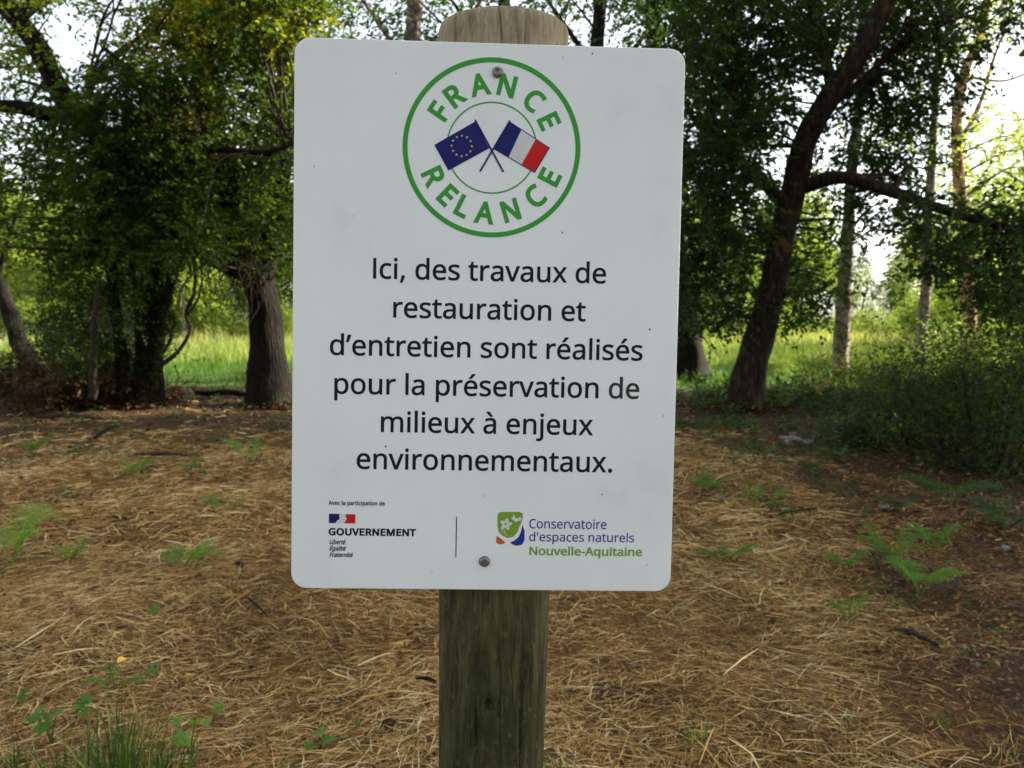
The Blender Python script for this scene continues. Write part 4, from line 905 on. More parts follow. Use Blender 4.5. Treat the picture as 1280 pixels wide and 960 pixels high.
# post
def post_material():
    m, nt, b, out = new_mat("weathered_wood")
    v = coords(nt, (1, 1, 0.16)); v0 = coords(nt)
    sep = nt.nodes.new("ShaderNodeSeparateXYZ"); nt.links.new(v0, sep.inputs[0])
    grain = noise(nt, v, 70, 9, 0.72); blotch = noise(nt, coords(nt, (1, 1, 0.5)), 9, 6, 0.6); fib = noise(nt, coords(nt, (1, 1, 0.08)), 330, 5, 0.7)
    ad = node(nt, "ShaderNodeMath", operation='MULTIPLY_ADD'); nt.links.new(fib, ad.inputs[0]); ad.inputs[1].default_value = 0.45; nt.links.new(grain, ad.inputs[2])
    low = ramp(nt, ad.outputs[0], [(0.50, (0.018, 0.015, 0.007)), (0.72, (0.068, 0.058, 0.024)), (0.95, (0.15, 0.132, 0.062))])
    alg = ramp(nt, ad.outputs[0], [(0.50, (0.012, 0.014, 0.005)), (0.88, (0.058, 0.070, 0.018))])
    ck = nt.nodes.new("ShaderNodeTexVoronoi"); ck.feature = 'DISTANCE_TO_EDGE'; ck.inputs["Scale"].default_value = 75
    wv = nt.nodes.new("ShaderNodeVectorMath"); wv.operation = 'ADD'
    nz3 = nt.nodes.new("ShaderNodeTexNoise"); nz3.inputs["Scale"].default_value = 7; nz3.inputs["Detail"].default_value = 4; nt.links.new(v0, nz3.inputs["Vector"])
    sc3 = nt.nodes.new("ShaderNodeVectorMath"); sc3.operation = 'SCALE'; sc3.inputs["Scale"].default_value = 0.035; nt.links.new(nz3.outputs["Color"], sc3.inputs[0])
    nt.links.new(coords(nt, (1, 1, 0.035)), wv.inputs[0]); nt.links.new(sc3.outputs[0], wv.inputs[1]); nt.links.new(wv.outputs[0], ck.inputs["Vector"])
    crk = nt.nodes.new("ShaderNodeMapRange"); nt.links.new(ck.outputs["Distance"], crk.inputs[0]); crk.inputs[1].default_value = 0.0; crk.inputs[2].default_value = 0.05
    br = ramp(nt, blotch, [(0.45, (0, 0, 0)), (0.62, (1, 1, 1))])
    mx = node(nt, "ShaderNodeMix", data_type='RGBA'); nt.links.new(br.outputs[0], mx.inputs[0]); nt.links.new(low.outputs[0], mx.inputs[6]); nt.links.new(alg.outputs[0], mx.inputs[7])
    top = ramp(nt, ad.outputs[0], [(0.48, (0.10, 0.078, 0.05)), (0.68, (0.31, 0.25, 0.16)), (0.9, (0.48, 0.41, 0.29))])
    mr = node(nt, "ShaderNodeMapRange"); nt.links.new(sep.outputs[2], mr.inputs[0]); mr.inputs[1].default_value = 1.45; mr.inputs[2].default_value = 1.62
    m2 = node(nt, "ShaderNodeMix", data_type='RGBA'); nt.links.new(mr.outputs[0], m2.inputs[0]); nt.links.new(mx.outputs[2], m2.inputs[6]); nt.links.new(top.outputs[0], m2.inputs[7])
    spk = ramp(nt, noise(nt, coords(nt, (1, 1, 0.4)), 190, 3, 0.5), [(0.60, (0, 0, 0)), (0.70, (0.55, 0.55, 0.55))])
    m3 = node(nt, "ShaderNodeMix", data_type='RGBA'); nt.links.new(spk.outputs[0], m3.inputs[0]); nt.links.new(m2.outputs[2], m3.inputs[6]); m3.inputs[7].default_value = (0.13, 0.135, 0.085, 1)
    ci = nt.nodes.new("ShaderNodeMath"); ci.operation = 'SUBTRACT'; ci.inputs[0].default_value = 1.0; nt.links.new(crk.outputs[0], ci.inputs[1])
    gate = ramp(nt, noise(nt, coords(nt, (1, 1, 0.3)), 26, 3, 0.5), [(0.50, (0, 0, 0)), (0.62, (1, 1, 1))])
    cg = nt.nodes.new("ShaderNodeMath"); cg.operation = "MULTIPLY"; nt.links.new(ci.outputs[0], cg.inputs[0]); nt.links.new(gate.outputs[0], cg.inputs[1])
    cm = nt.nodes.new("ShaderNodeMath"); cm.operation = 'MULTIPLY'; nt.links.new(cg.outputs[0], cm.inputs[0]); cm.inputs[1].default_value = 0.75
    m4 = node(nt, "ShaderNodeMix", data_type='RGBA'); nt.links.new(cm.outputs[0], m4.inputs[0]); nt.links.new(m3.outputs[2], m4.inputs[6]); m4.inputs[7].default_value = (0.012, 0.010, 0.006, 1)
    nt.links.new(m4.outputs[2], b.inputs["Base Color"]); b.inputs["Roughness"].default_value = 0.88; b.inputs["Specular IOR Level"].default_value = 0.2
    hh_ = nt.nodes.new("ShaderNodeMath"); hh_.operation = 'MULTIPLY_ADD'; nt.links.new(cg.outputs[0], hh_.inputs[0]); hh_.inputs[1].default_value = -0.35; nt.links.new(ad.outputs[0], hh_.inputs[2])
    bump(nt, b, hh_.outputs[0], 1.0, 0.005)
    return m
M['post'] = post_material()
def post():
    seg, nz_ = 240, 150
    zt = CAM_H + 0.338
    hs = np.concatenate([np.linspace(-0.3, 0.85, 14), np.linspace(0.87, zt - 0.012, 230)])
    prof = [(h, 1.0) for h in hs] + [(zt - 0.006, 0.997), (zt - 0.002, 0.982), (zt + 0.0005, 0.955), (zt + 0.001, 0.7), (zt + 0.0015, 0.35), (zt + 0.0015, 0.01)]
    ang = np.linspace(0, 2 * np.pi, seg, endpoint=False)
    vs = []
    ph = rng.uniform(0, 6.28, 8)
    for h, k in prof:
        hh = h - CAM_H
        r = (0.0712 + 0.0098 * (hh) / 0.66) * k if hh > -1 else 0.06
        cxp = -0.0158 + (0.0113 / 0.665) * hh; cyp = 0.876 + 0.033 * hh + 0.0035 + 0.0712 + 0.0098 * hh / 0.66
        rr = r * (1 + 0.010 * np.sin(2 * ang + ph[0] + hh) + 0.006 * np.sin(5 * ang + ph[1] + 3 * hh) + 0.004 * np.sin(13 * ang + ph[2] + 2 * np.sin(5 * hh)) + 0.003 * np.sin(31 * ang + ph[3] + 3 * np.sin(3 * hh)))
        # drying cracks: (angle, low, high, depth)
        for (ca, h0, h1, dp, wd) in ((-1.22, 0.18, 0.40, 0.008, 0.011), (-1.62, 0.22, 0.30, 0.003, 0.016), (-1.95, 0.24, 0.31, 0.002, 0.012), (-1.02, -0.9, -0.36, 0.004, 0.018), (-1.83, -1.2, -0.42, 0.003, 0.016), (-2.2, -0.7, -0.35, 0.003, 0.015)):
            if h0 <= hh <= h1:
                da = (ang - (ca + 0.015 * math.sin(20 * hh)) + np.pi) % (2 * np.pi) - np.pi
                rr = rr - dp * np.exp(-(da / wd) ** 2) * min(1, (hh - h0) / 0.03, (h1 + 0.001 - hh) / 0.02 if h1 < 0.35 else 1)
        # knot with a small hollow
        da = (ang + 1.60 + np.pi) % (2 * np.pi) - np.pi
        q = ((da + 0.5 * (hh + 0.43)) / 0.085) ** 2 + ((hh + 0.43) / 0.006) ** 2
        rr = rr - 0.012 * np.exp(-q) + 0.004 * np.exp(-((da / 0.24) ** 2 + ((hh + 0.432) / 0.020) ** 2))
        vs.append(np.column_stack([cxp + rr * np.cos(ang), cyp + rr * np.sin(ang), np.full(seg, h)]))
    V = np.vstack(vs)
    n = len(prof); i = np.arange(n - 1)[:, None] * seg; j = np.arange(seg)[None]; k = (j + 1) % seg
    q = np.stack([i + j, i + k, i + seg + k, i + seg + j], -1).reshape(-1, 4)
    o = Acc().add(V, q).build("post", M['post'], SIGN)
    o.matrix_parent_inverse = SIGN.matrix_world.inverted()
    o["label"] = "round wooden post, grey-brown on top and green with algae below"
post()
# ------------------------------------------------------------------ trees
def wood_part(name, mat, parent, origin, specs, seg=12, label=None):
    """specs: list of (points, radii); one mesh"""
    a = Acc()
    for pts, rad in specs:
        tube(a, pts, rad, seg=seg, n=max(14, 7 * len(pts)), rough=0.07, tone=R_.uniform(0.3, 0.7))
    o = a.build(name, mat, None, origin=origin)
    o.location = (0, 0, 0); o.parent = parent
    if label: o["label"] = label
    return o

def big_tree(name, base, trunks, limbs, crown, mat, leafmat, label, cat="tree", group=None, leaf=0.085, per=11, twig=0.42, flare=0.25, crown_label=None, extra=None, width=0.6, droop=0.18):
    """trunks / limbs: lists of (points, radii) in world space; crown: list of (centres, radius, leaves per clump, tone)"""
    root = empty(name, base, label=label, cat=cat, group=group)
    for k, (pts, rad) in enumerate(trunks):
        a = Acc(); tube(a, pts, rad, seg=20, n=14 * len(pts), rough=0.07, flare=flare if k == 0 else 0.25)
        o = a.build("trunk", mat, None, origin=base); o.location = (0, 0, 0); o.parent = root
    allp = []
    for pts, rad in trunks + limbs:
        s = spline(np.column_stack([np.asarray(pts, float), rad]), 10 * len(pts)); allp.append(s)
    for pts, rad in limbs:
        wood_part("branch", mat, root, base, [(pts, rad)])
    sk = np.vstack(allp)
    leafa, twa = Acc(), Acc()
    for cs, rad, nl, tone in crown:
        cs = np.asarray(cs, float)
        if not len(cs): continue
        foliage(leafa, twa, cs, rad, nl, leaf, tone, per=per, twig=twig, width=width, droop=droop)
        for c in cs:      # a boughlet from the nearest wood to the clump
            w = sk[sk[:, 3] > 0.02] if (sk[:, 3] > 0.02).any() else sk
            dd = np.linalg.norm(w[:, :3] - c, axis=1) + 0.6 * np.maximum(w[:, 2] - c[2] + 0.1, 0)
            s = w[np.argmin(dd)]
            L = np.linalg.norm(s[:3] - c)
            if L > 4.5: continue
            mid = s[:3] * 0.5 + c * 0.5 + np.array([R_.gauss(0, .08), R_.gauss(0, .08), R_.gauss(0.10, .08)]) * L
            tube(twa, [s[:3], mid, c], [min(0.012 + 0.012 * L, s[3] * 0.5), 0.010 + 0.004 * L, 0.005], seg=5, n=8, wob=0.02, tone=0.4)
    if extra: extra(leafa, twa)
    for acc, nm, mt in ((twa, "twigs", M['twig']), (leafa, "crown", leafmat)):
        if acc.n:
            o = acc.build(nm, mt, None, origin=base, smooth=False); o.location = (0, 0, 0); o.parent = root
            if nm == "twigs": o["kind"] = "stuff"
            if nm == "crown": o["kind"] = "stuff"
    return root

def P(*a): return [at(*q) for q in a]
def base_of(p): return np.array([p[0], p[1], float(gz(p[0], p[1]))])

# A: stout oak just left of the sign
gA = ground_at(338, 508)
dA = gA[1]
big_tree("oak_tree", gA,
    [(np.array([gA - [0, 0, .25], at(336, 470, dA), at(333, 400, dA), at(322, 350, dA), at(305, 310, dA), at(290, 240, dA - .2), at(262, 150, dA - .3), at(250, 20, dA), at(240, -160, dA)]), [.42, .31, .26, .26, .25, .22, .20, .16, .12])],
    [(P((325, 340, dA), (345, 280, dA + .3), (352, 180, dA + .5), (360, 60, dA + .5), (356, -120, dA)), [.22, .20, .17, .13, .08]),
     (P((318, 345, dA), (270, 325, dA - .5), (225, 300, dA - 1.0), (190, 255, dA - 1.4), (150, 235, dA - 1.7)), [.20, .12, .08, .05, .02]),
     (P((300, 260, dA), (340, 190, dA - 1.0), (400, 185, dA - 1.6)), [.12, .06, .02]),
     (P((270, 170, dA), (200, 120, dA - .9), (130, 60, dA - 1.4)), [.12, .07, .03])],
    [(clumps([(215, -70), (390, -70), (440, 90), (410, 250), (372, 330), (310, 335), (250, 310), (190, 290), (180, 170)], 100, dA - 2.3, dA + 1.6), 0.50, 330, 0.40),
     (clumps([(190, -70), (400, -70), (390, 60), (180, 60)], 34, dA - 2.4, dA), 0.45, 230, 0.95),  # paler tone paints sunlit highlights into the top leaves
     (clumps([(250, -70), (420, -70), (430, 300), (340, 310), (280, 240)], 50, dA + 1.2, dA + 3.2), 0.6, 300, 0.55)],
    M['bark'], M['leaf_oak'], "stout dark oak with a flared base just left of the notice")

# B: ivy-clad tree of several stems, its top leaning out to the upper left
gB = ground_at(183, 506); dB = gB[1]
def ivy(leafa, twa):
    foliage(leafa, twa, clumps([(60, 290), (160, 250), (235, 270), (215, 330), (150, 400), (140, 455), (85, 470), (60, 430)], 66, dB - 1.2, dB + .6), 0.34, 190, 0.065, 0.22, per=8, twig=0.25)
    foliage(leafa, twa, clumps([(120, 200), (225, 200), (222, 380), (205, 470), (130, 470), (120, 380)], 46, dB - .5, dB - .1), 0.20, 110, 0.055, 0.15, per=7, twig=0.2, droop=.6)
big_tree("ivy_clad_tree", gB,
    [(np.array([gB - [0, 0, .2], at(186, 460, dB), at(192, 400, dB), at(200, 330, dB), at(196, 270, dB), at(165, 200, dB - .2), at(115, 160, dB - .3), at(78, 120, dB - .4), at(45, 55, dB - .5), at(5, 5, dB - .5), at(-60, -60, dB - .5)]), [.26, .20, .18, .17, .17, .18, .17, .16, .15, .14, .13]),
     (P((155, 500, dB - .3), (150, 430, dB - .3), (140, 350, dB - .3), (135, 280, dB - .4), (128, 200, dB - .4), (110, 100, dB - .3)), [.12, .09, .08, .08, .07, .05])],
    [(P((92, 140, dB - .3), (60, 142, dB - .8), (20, 134, dB - 1.1), (-50, 132, dB - 1.3)), [.12, .11, .10, .08]),
     (P((196, 300, dB), (215, 230, dB - .8), (255, 190, dB - 1.4), (330, 190, dB - 1.8), (372, 178, dB - 2.0)), [.10, .07, .05, .035, .015]),
     (P((173, 490, dB - .2), (171, 400, dB - .2), (166, 300, dB - .3), (175, 220, dB - .3)), [.05, .04, .035, .03])],
    [(clumps([(70, 110), (200, 70), (260, 180), (250, 320), (150, 330), (110, 300), (60, 240), (60, 170)], 80, dB - 2.4, dB + 1.2), 0.48, 320, 0.28),
     (clumps([(-70, -70), (210, -70), (190, 10), (80, 20), (50, 90), (-70, 120)], 24, dB - 1.8, dB + .6), 0.42, 150, 0.75),
     (clumps([(60, -70), (270, -70), (260, 70), (170, 60), (110, 20)], 16, dB + .5, dB + 2.0), 0.42, 140, 0.6),
     (clumps([(-70, -70), (60, -70), (40, 60), (70, 200), (-70, 220)], 22, dB + .8, dB + 2.6), 0.45, 170, 0.6),
     (clumps([(-70, 150), (50, 150), (130, 260), (100, 330), (-20, 300), (-70, 330)], 22, dB - 1.6, dB + .6), 0.38, 150, 0.55)],
    M['bark'], M['leaf_oak'], "ivy-clad tree of several dark stems leaning to the upper left", extra=ivy)
# lianas hanging from it
v = empty("liana", at(205, 470, dB - .3), label="bare twisted liana hanging beside the ivy-clad stems", cat="climbing plant")
va = Acc()
for pts, r in (([(193, 462, dB - .3), (222, 440, dB - .4), (238, 412, dB - .4), (233, 392, dB - .3), (243, 362, dB - .3), (243, 320, dB - .3), (240, 270, dB - .2)], [.045, .035, .03, .03, .028, .025, .02]),
               ([(234, 395, dB - .3), (248, 372, dB - .3), (252, 345, dB - .2), (246, 300, dB - .2)], [.02, .018, .015, .01]),
               ([(205, 440, dB - .3), (214, 420, dB - .3), (203, 400, dB - .2), (214, 370, dB - .2), (216, 300, dB - .1), (212, 250, dB)], [.03, .03, .03, .028, .025, .02]),
               ([(200, 425, dB - .3), (218, 405, dB - .2), (209, 380, dB - .2), (222, 340, dB - .2), (226, 270, dB)], [.02, .02, .018, .018, .015]),
               ([(125, 345, dB - 1.4), (120, 385, dB - 1.4), (117, 440, dB - 1.3), (116, 500, dB - 1.2)], [.02, .045, .05, .06])):
    tube(va, P(*pts), r, seg=7, n=26, wob=.008)
o = va.build("stems", M['twig'], None, origin=at(205, 470, dB - .3)); o.location = (0, 0, 0); o.parent = v
# fine bare twigs drooping from the oak's limb
bt = Acc()
for k in range(46):
    x0 = R_.uniform(262, 318); s = at(x0, 318 + R_.uniform(-10, 20), dA - R_.uniform(0, 1.2))
    q = [s]
    for j in range(4): q.append(q[-1] + np.array([R_.gauss(-0.03, .09), R_.gauss(0, .08), -R_.uniform(.08, .32)]))
    tube(bt, q, [.009, .006, .005, .004, .002], seg=4, n=12, wob=.012)
tag(bt.build("bare_twigs", M['twig'], origin=at(290, 330, dA)), label="tangle of fine bare twigs drooping beside the stout oak", kind="stuff", cat="twigs")
# pale dead branches among the leaves
for pts, lb in (((( 225, 385), (228, 360), (243, 340), (262, 328)), "thin pale dead branch curving below the ivy-clad tree"), (((205, 292), (250, 320), (300, 337), (345, 334)), "thin grey dead branch in front of the stout oak"), (((250, 205), (290, 190), (330, 183), (380, 186)), "long pale dead branch crossing the leaves left of the notice"), (((300, 250), (330, 226), (350, 212), (378, 205)), "short pale dead branch beside the notice edge")):
    da = Acc(); q = [at(a_, b_, 11.9 + .1 * i) for i, (a_, b_) in enumerate(pts)]
    tube(da, q, [.022, .018, .014, .008], seg=6, n=24, wob=.012)
    for j in range(5):
        s = spline(np.array(q), 12)[R_.randint(2, 10)]
        tube(da, [s, s + [R_.gauss(0, .12), R_.gauss(0, .1), R_.gauss(-.05, .12)], s + [R_.gauss(0, .25), R_.gauss(0, .15), R_.gauss(-.12, .18)]], [.009, .006, .002], seg=4, n=7)
    tag(da.build("dead_branch", M['deadwood'], origin=q[0]), label=lb, cat="branch")
# withered brown leaves caught in the crown
ba, bw = Acc(), Acc()
foliage(ba, bw, clumps([(180, 110), (260, 100), (270, 220), (200, 240)], 9, 11.6, 12.6), 0.35, 90, 0.07, 0.75, per=8, twig=.35)
w_ = empty("withered_spray", at(225, 170, 12.1), label="withered brown leaves caught in the crown left of the notice", cat="dead leaves")
for a_, nm, mt in ((bw, "twigs", M['twig']), (ba, "leaves", M['leaf_brown'])):
    o = a_.build(nm, mt, None, origin=at(225, 170, 12.1), smooth=False); o.location = (0, 0, 0); o.parent = w_; o["kind"] = "stuff"

# C: slim curved trunk at the left edge
gC = ground_at(42, 478); dC = gC[1]
big_tree("young_oak", gC,
    [(np.array([gC - [0, 0, .2], at(38, 455, dC), at(24, 430, dC), at(14, 395, dC), at(-4, 350, dC), at(-25, 290, dC), at(-40, 180, dC)]), [.26, .20, .19, .18, .16, .13, .08])],
    [(P((-4, 350, dC), (10, 300, dC), (30, 240, dC)), [.07, .05, .02])],
    [(clumps([(-80, 150), (60, 180), (110, 260), (60, 320), (-80, 330)], 24, dC - 1.5, dC + 1), 0.5, 140, 0.7)],
    M['bark'], M['leaf_oak'], "slim trunk curving out of the picture at the far left", leaf=.09)

# E: leaning oak right of the sign
gE = ground_at(928, 512); dE = gE[1]
big_tree("leaning_oak", gE,
    [(np.array([gE - [0, 0, .2], at(936, 470, dE), at(953, 410, dE), at(968, 350, dE), at(978, 290, dE), at(992, 235, dE), at(1008, 175, dE), at(1035, 125, dE), at(1068, 75, dE), at(1098, 20, dE), at(1125, -50, dE)]), [.26, .235, .215, .20, .19, .19, .18, .175, .165, .15, .12])],
    [(P((1000, 235, dE), (1050, 222, dE - .3), (1110, 238, dE - .8), (1180, 262, dE - 1.2), (1250, 282, dE - 1.6), (1330, 292, dE - 1.8)), [.12, .10, .085, .07, .05, .03]),
     (P((985, 260, dE), (940, 215, dE - .5), (900, 190, dE - .8), (850, 200, dE - 1.2)), [.11, .08, .05, .02]),
     (P((1030, 130, dE), (1075, 105, dE + .4), (1120, 60, dE + .6), (1180, 30, dE + .6)), [.10, .07, .05, .02]),
     (P((1040, 110, dE), (1025, 40, dE), (1012, -40, dE)), [.10, .07, .05]),
     (P((955, 400, dE), (912, 395, dE + .6), (890, 415, dE + .8), (880, 395, dE + .8)), [.05, .03, .025, .01])],
    [(clumps([(850, -70), (1050, -70), (1020, 60), (965, 150), (940, 250), (940, 390), (890, 410), (850, 380)], 110, dE - 2.0, dE + 1.8), 0.50, 320, 0.28),
     (clumps([(1000, -70), (1180, -70), (1190, 60), (1130, 190), (1170, 300), (1080, 285), (1030, 250), (1020, 190), (1040, 110)], 66, dE + .2, dE + 2.6), 0.50, 290, 0.38),
     (clumps([(985, 270), (1050, 290), (1045, 380), (990, 430), (960, 400)], 14, dE - .5, dE + 1.2), 0.40, 180, 0.45),
     (clumps([(1130, 235), (1300, 270), (1320, 400), (1250, 405), (1205, 350), (1130, 300)], 30, dE - 3.0, dE - .6), 0.42, 240, 0.25),
     (clumps([(1120, -60), (1320, -60), (1320, 20), (1230, 60), (1180, 230), (1120, 240)], 34, dE - .5, dE + 2.5), 0.50, 180, 0.5)],
    M['bark_rust'], M['leaf_dark'], "leaning oak with a rusty lower trunk just right of the notice")

# F: dark trunk hard against the sign's right edge
gF = ground_at(866, 474); dF = gF[1]
big_tree("dark_oak", gF,
    [(np.array([gF - [0, 0, .2], at(862, 450, dF), at(858, 400, dF), at(850, 340, dF), at(835, 250, dF), at(820, 100, dF), at(812, -60, dF)]), [.50, .36, .31, .27, .24, .2, .15])],
    [(P((862, 420, dF), (880, 408, dF - .4), (893, 402, dF - .6), (898, 386, dF - .6)), [.08, .06, .045, .02])],
    [(clumps([(740, -70), (940, -70), (960, 300), (900, 400), (830, 340), (740, 200)], 60, dF - 2.5, dF + 1.5), 0.75, 260, 0.30)],
    M['bark'], M['leaf_dark'], "dark trunk half hidden by the notice's right edge", leaf=.11, twig=.6)

# trees behind the sign, seen above it
for (qx, dd, rt, lb) in ((517, 17.0, .16, "pale slim trunk rising above the notice's upper left edge"), (628, 21.0, .16, "slim trunk rising straight behind the top of the post"), (748, 19.0, .15, "slim trunk above the notice, right of the post top")):
    b0 = base_of(at(qx, 400, dd))
    cs = clumps([(qx - 110, -90), (qx + 110, -90), (qx + 90, 40), (qx + 60, 230), (qx - 60, 230), (qx - 90, 40)], 30, dd - 2, dd + 2)
    big_tree("slim_tree", b0, [(np.array([b0 - [0, 0, .2], b0 + [0, 0, 1.5], at(qx + 4, 250, dd), at(qx - 3, 100, dd), at(qx + 2, 0, dd), at(qx, -110, dd)]), [rt * 1.5, rt * 1.2, rt * 1.1, rt, rt, rt * .8])],
        [(P((qx, 120, dd), (qx + 60, 40, dd - .6), (qx + 100, -30, dd - 1)), [.07, .05, .02]), (P((qx, 90, dd), (qx - 50, 20, dd + .6), (qx - 90, -40, dd + 1)), [.07, .05, .02])],
        [(cs, 0.75, 230, 0.42)], M['birch'] if qx < 600 else M['bark'], M['leaf_dark'], lb, leaf=.11, twig=.6, group="slim trees behind the notice")

# G, H: birches at the meadow's edge
gG = ground_at(1053, 474); dG = gG[1]
big_tree("birch_tree", gG,
    [(np.array([gG - [0, 0, .2], at(1051, 450, dG), at(1053, 400, dG), at(1056, 350, dG), at(1060, 300, dG), at(1064, 220, dG), at(1075, 120, dG), at(1080, 0, dG)]), [.23, .185, .175, .165, .15, .13, .11, .08])],
    [(P((1061, 290, dG), (1085, 262, dG), (1110, 250, dG)), [.05, .03, .015])],
    [(clumps([(1010, -70), (1180, -70), (1150, 120), (1100, 240), (1040, 200)], 26, dG - 1.5, dG + 1.5), 0.6, 110, 0.75)],
    M['birch'], M['leaf_far'], "pale mottled birch trunk right of the leaning oak", leaf=.10)
gH = ground_at(1149, 466); dH = gH[1]
big_tree("birch_tree", gH,
    [(np.array([gH - [0, 0, .2], at(1150, 440, dH), at(1153, 400, dH), at(1158, 350, dH), at(1158, 300, dH), at(1165, 200, dH), at(1172, 60, dH)]), [.20, .16, .15, .14, .13, .11, .06])],
    [(P((1158, 350, dH), (1180, 310, dH), (1210, 290, dH)), [.04, .03, .01])],
    [(clumps([(1120, 60), (1240, 60), (1240, 260), (1190, 330), (1130, 300)], 20, dH - 1.5, dH + 1.5), 0.55, 90, 0.7)],
    M['birch'], M['leaf_far'], "slimmer grey trunk standing in the shrubs at the right", leaf=.10)
# I: sunlit open tree top right
gI = base_of(at(1212, 430, 27)); dI = 27
big_tree("pine_tree", gI,
    [(np.array([gI - [0, 0, .2], at(1210, 380, dI), at(1200, 250, dI), at(1196, 150, dI), at(1206, 90, dI), at(1228, 35, dI), at(1240, -60, dI)]), [.26, .22, .19, .16, .15, .13, .09])],
    [(P((1198, 180, dI), (1225, 130, dI), (1240, 80, dI), (1262, 20, dI)), [.08, .06, .05, .03]), (P((1206, 95, dI), (1260, 100, dI), (1320, 70, dI)), [.05, .04, .02]), (P((1200, 110, dI), (1180, 60, dI), (1165, 10, dI)), [.06, .04, .02])],
    [(clumps([(1130, -80), (1330, -80), (1300, 10), (1200, 60), (1150, 100)], 44, dI - 2, dI + 3), 0.8, 130, 0.85),
     (clumps([(1180, 150), (1330, 130), (1330, 330), (1190, 330)], 44, dI - 1, dI + 4), 0.9, 150, 0.85)],
    M['bark_pine'], M['leaf_far'], "open sunlit tree with orange limbs at the upper right", leaf=.13, twig=.7)

# ------------------------------------------------------------------ far trees: a few of each kind, copied
def far_proto(name, h, cr, seed, mat, leafm, nl, leaf, trunkh=.35):
    global rng
    rng = np.random.default_rng(seed)
    root = empty(name, (0, 0, -500))
    a = Acc()
    s = tube(a, [(0, 0, -.4), (rng.normal(0, .2), rng.normal(0, .2), h * .4), (rng.normal(0, .3), rng.normal(0, .3), h * .72), (0, 0, h * .95)], [h * .017, h * .013, h * .009, .02], seg=9, n=22, rough=.06)
    limbs = []
    for k in range(9):
        z = h * rng.uniform(.3, .85); an = rng.uniform(0, 6.28); q = cr * rng.uniform(.5, .9)
        i = int(np.argmin(abs(s[:, 2] - z)))
        e = s[i, :3] + [math.cos(an) * q, math.sin(an) * q, q * rng.uniform(.1, .7)]
        tube(a, [s[i, :3], (s[i, :3] + e) / 2 + [0, 0, .1 * q], e], [h * .006, h * .004, .01], seg=5, n=8); limbs.append(e)
    o = a.build("trunk", mat, root)
    f, w = Acc(), Acc()
    k = 46
    u = unit(rng.normal(size=(k, 3))); zc = h * (trunkh + (1 - trunkh) / 2)
    sc_ = np.array([cr, cr, h * (1 - trunkh) / 2])
    c = np.array([0, 0, zc]) + u * sc_ * rng.uniform(.45, 1.0, (k, 1))
    c[:, :2] *= np.clip(1.25 - 0.6 * (c[:, 2:3] / h), .4, 1.2)
    foliage(f, w, c, cr * .36, nl / k, leaf, 0.5 + 0.2 * rng.uniform(-1, 1, k), per=8, twig=cr * .25, simple=True)
    f.add(w.v[0][:0]) if False else None
    o2 = f.build("crown", leafm, root, smooth=False); o2["kind"] = "stuff"
    return root
def copy_tree(root, loc, rz, s, label, cat, group=None):
    r = root.copy(); COL.objects.link(r)
    r.location = tuple(float(q) for q in loc); r.rotation_euler = (0, 0, rz); r.scale = s
    tag(r, label, cat, group)
    for ch in [c for c in root.children]:
        c = ch.copy(); COL.objects.link(c); c.parent = r; c.matrix_parent_inverse = Matrix()
    return r
def drop(root):
    for c in list(root.children): bpy.data.objects.remove(c)
    bpy.data.objects.remove(root)
PR = [far_proto("broadleaf_tree", 10, 3.0, 11, M['birch'], M['leaf_far'], 12000, .20, .10),
      far_proto("broadleaf_tree", 9, 2.4, 12, M['birch'], M['leaf_far'], 10000, .20, .12),
      far_proto("broadleaf_tree", 12, 3.4, 13, M['bark'], M['leaf_oak'], 11000, .22)]
SH = [far_proto("meadow_shrub", 2.6, 1.6, 21, M['twig'], M['leaf_far'], 5000, .11, .02),
      far_proto("meadow_shrub", 2.0, 1.8, 22, M['twig'], M['leaf_far'], 5000, .11, .0)]
rng = np.random.default_rng(99)
far = []
for k, qx in enumerate(np.linspace(-160, 1440, 40)):
    dd = R_.uniform(56, 78); hgt = 1.0
    if 1040 < qx < 1120: hgt = .62
    elif qx > 1180: hgt = .80
    elif qx < 380: hgt = 1.25
    elif 380 <= qx <= 860: hgt = 1.25
    far.append((qx + R_.uniform(-18, 18), dd, hgt * R_.uniform(.85, 1.15), k))
for k, qx in enumerate(np.linspace(-120, 1420, 18)):
    far.append((qx + R_.uniform(-20, 20), R_.uniform(86, 105), (1.9 if qx < 1000 else 1.5 if qx > 1130 else .95) * R_.uniform(.85, 1.1), k + 1))
def place(q):
    for lim, t in ((0, "past the left edge"), (60, "beside the slim curved trunk"), (125, "behind the dead bracken"), (190, "behind the ivy-clad stems"), (255, "beside the hanging liana"), (310, "left of the stout oak"), (365, "behind the stout oak"), (500, "behind the notice's left part"), (700, "behind the post"), (850, "behind the notice's right part"), (905, "beside the dark trunk"),
                   (985, "behind the leaning oak"), (1040, "between leaning oak and pale birch"), (1075, "behind the pale birch"), (1140, "between the two birches"), (1185, "behind the slimmer grey trunk"), (1235, "above the bramble thicket"), (1285, "at the right edge")):
        if q < lim: return t
    return "past the right edge"
for qx, dd, hg, k in far:
    p = base_of(at(qx, 400, dd)); p[2] -= .1
    s = hg * R_.uniform(.95, 1.1)
    lab = f"{('tall pale tree in the rear row' if dd > 80 else 'sunlit yellow-green tree')} across the meadow, {place(qx)}"
    copy_tree(PR[k % 3 if dd > 80 else k % 2], p, R_.uniform(0, 6.28), (hg * 1.15, hg * 1.15, s), lab, "tree", "trees along the far side of the meadow")
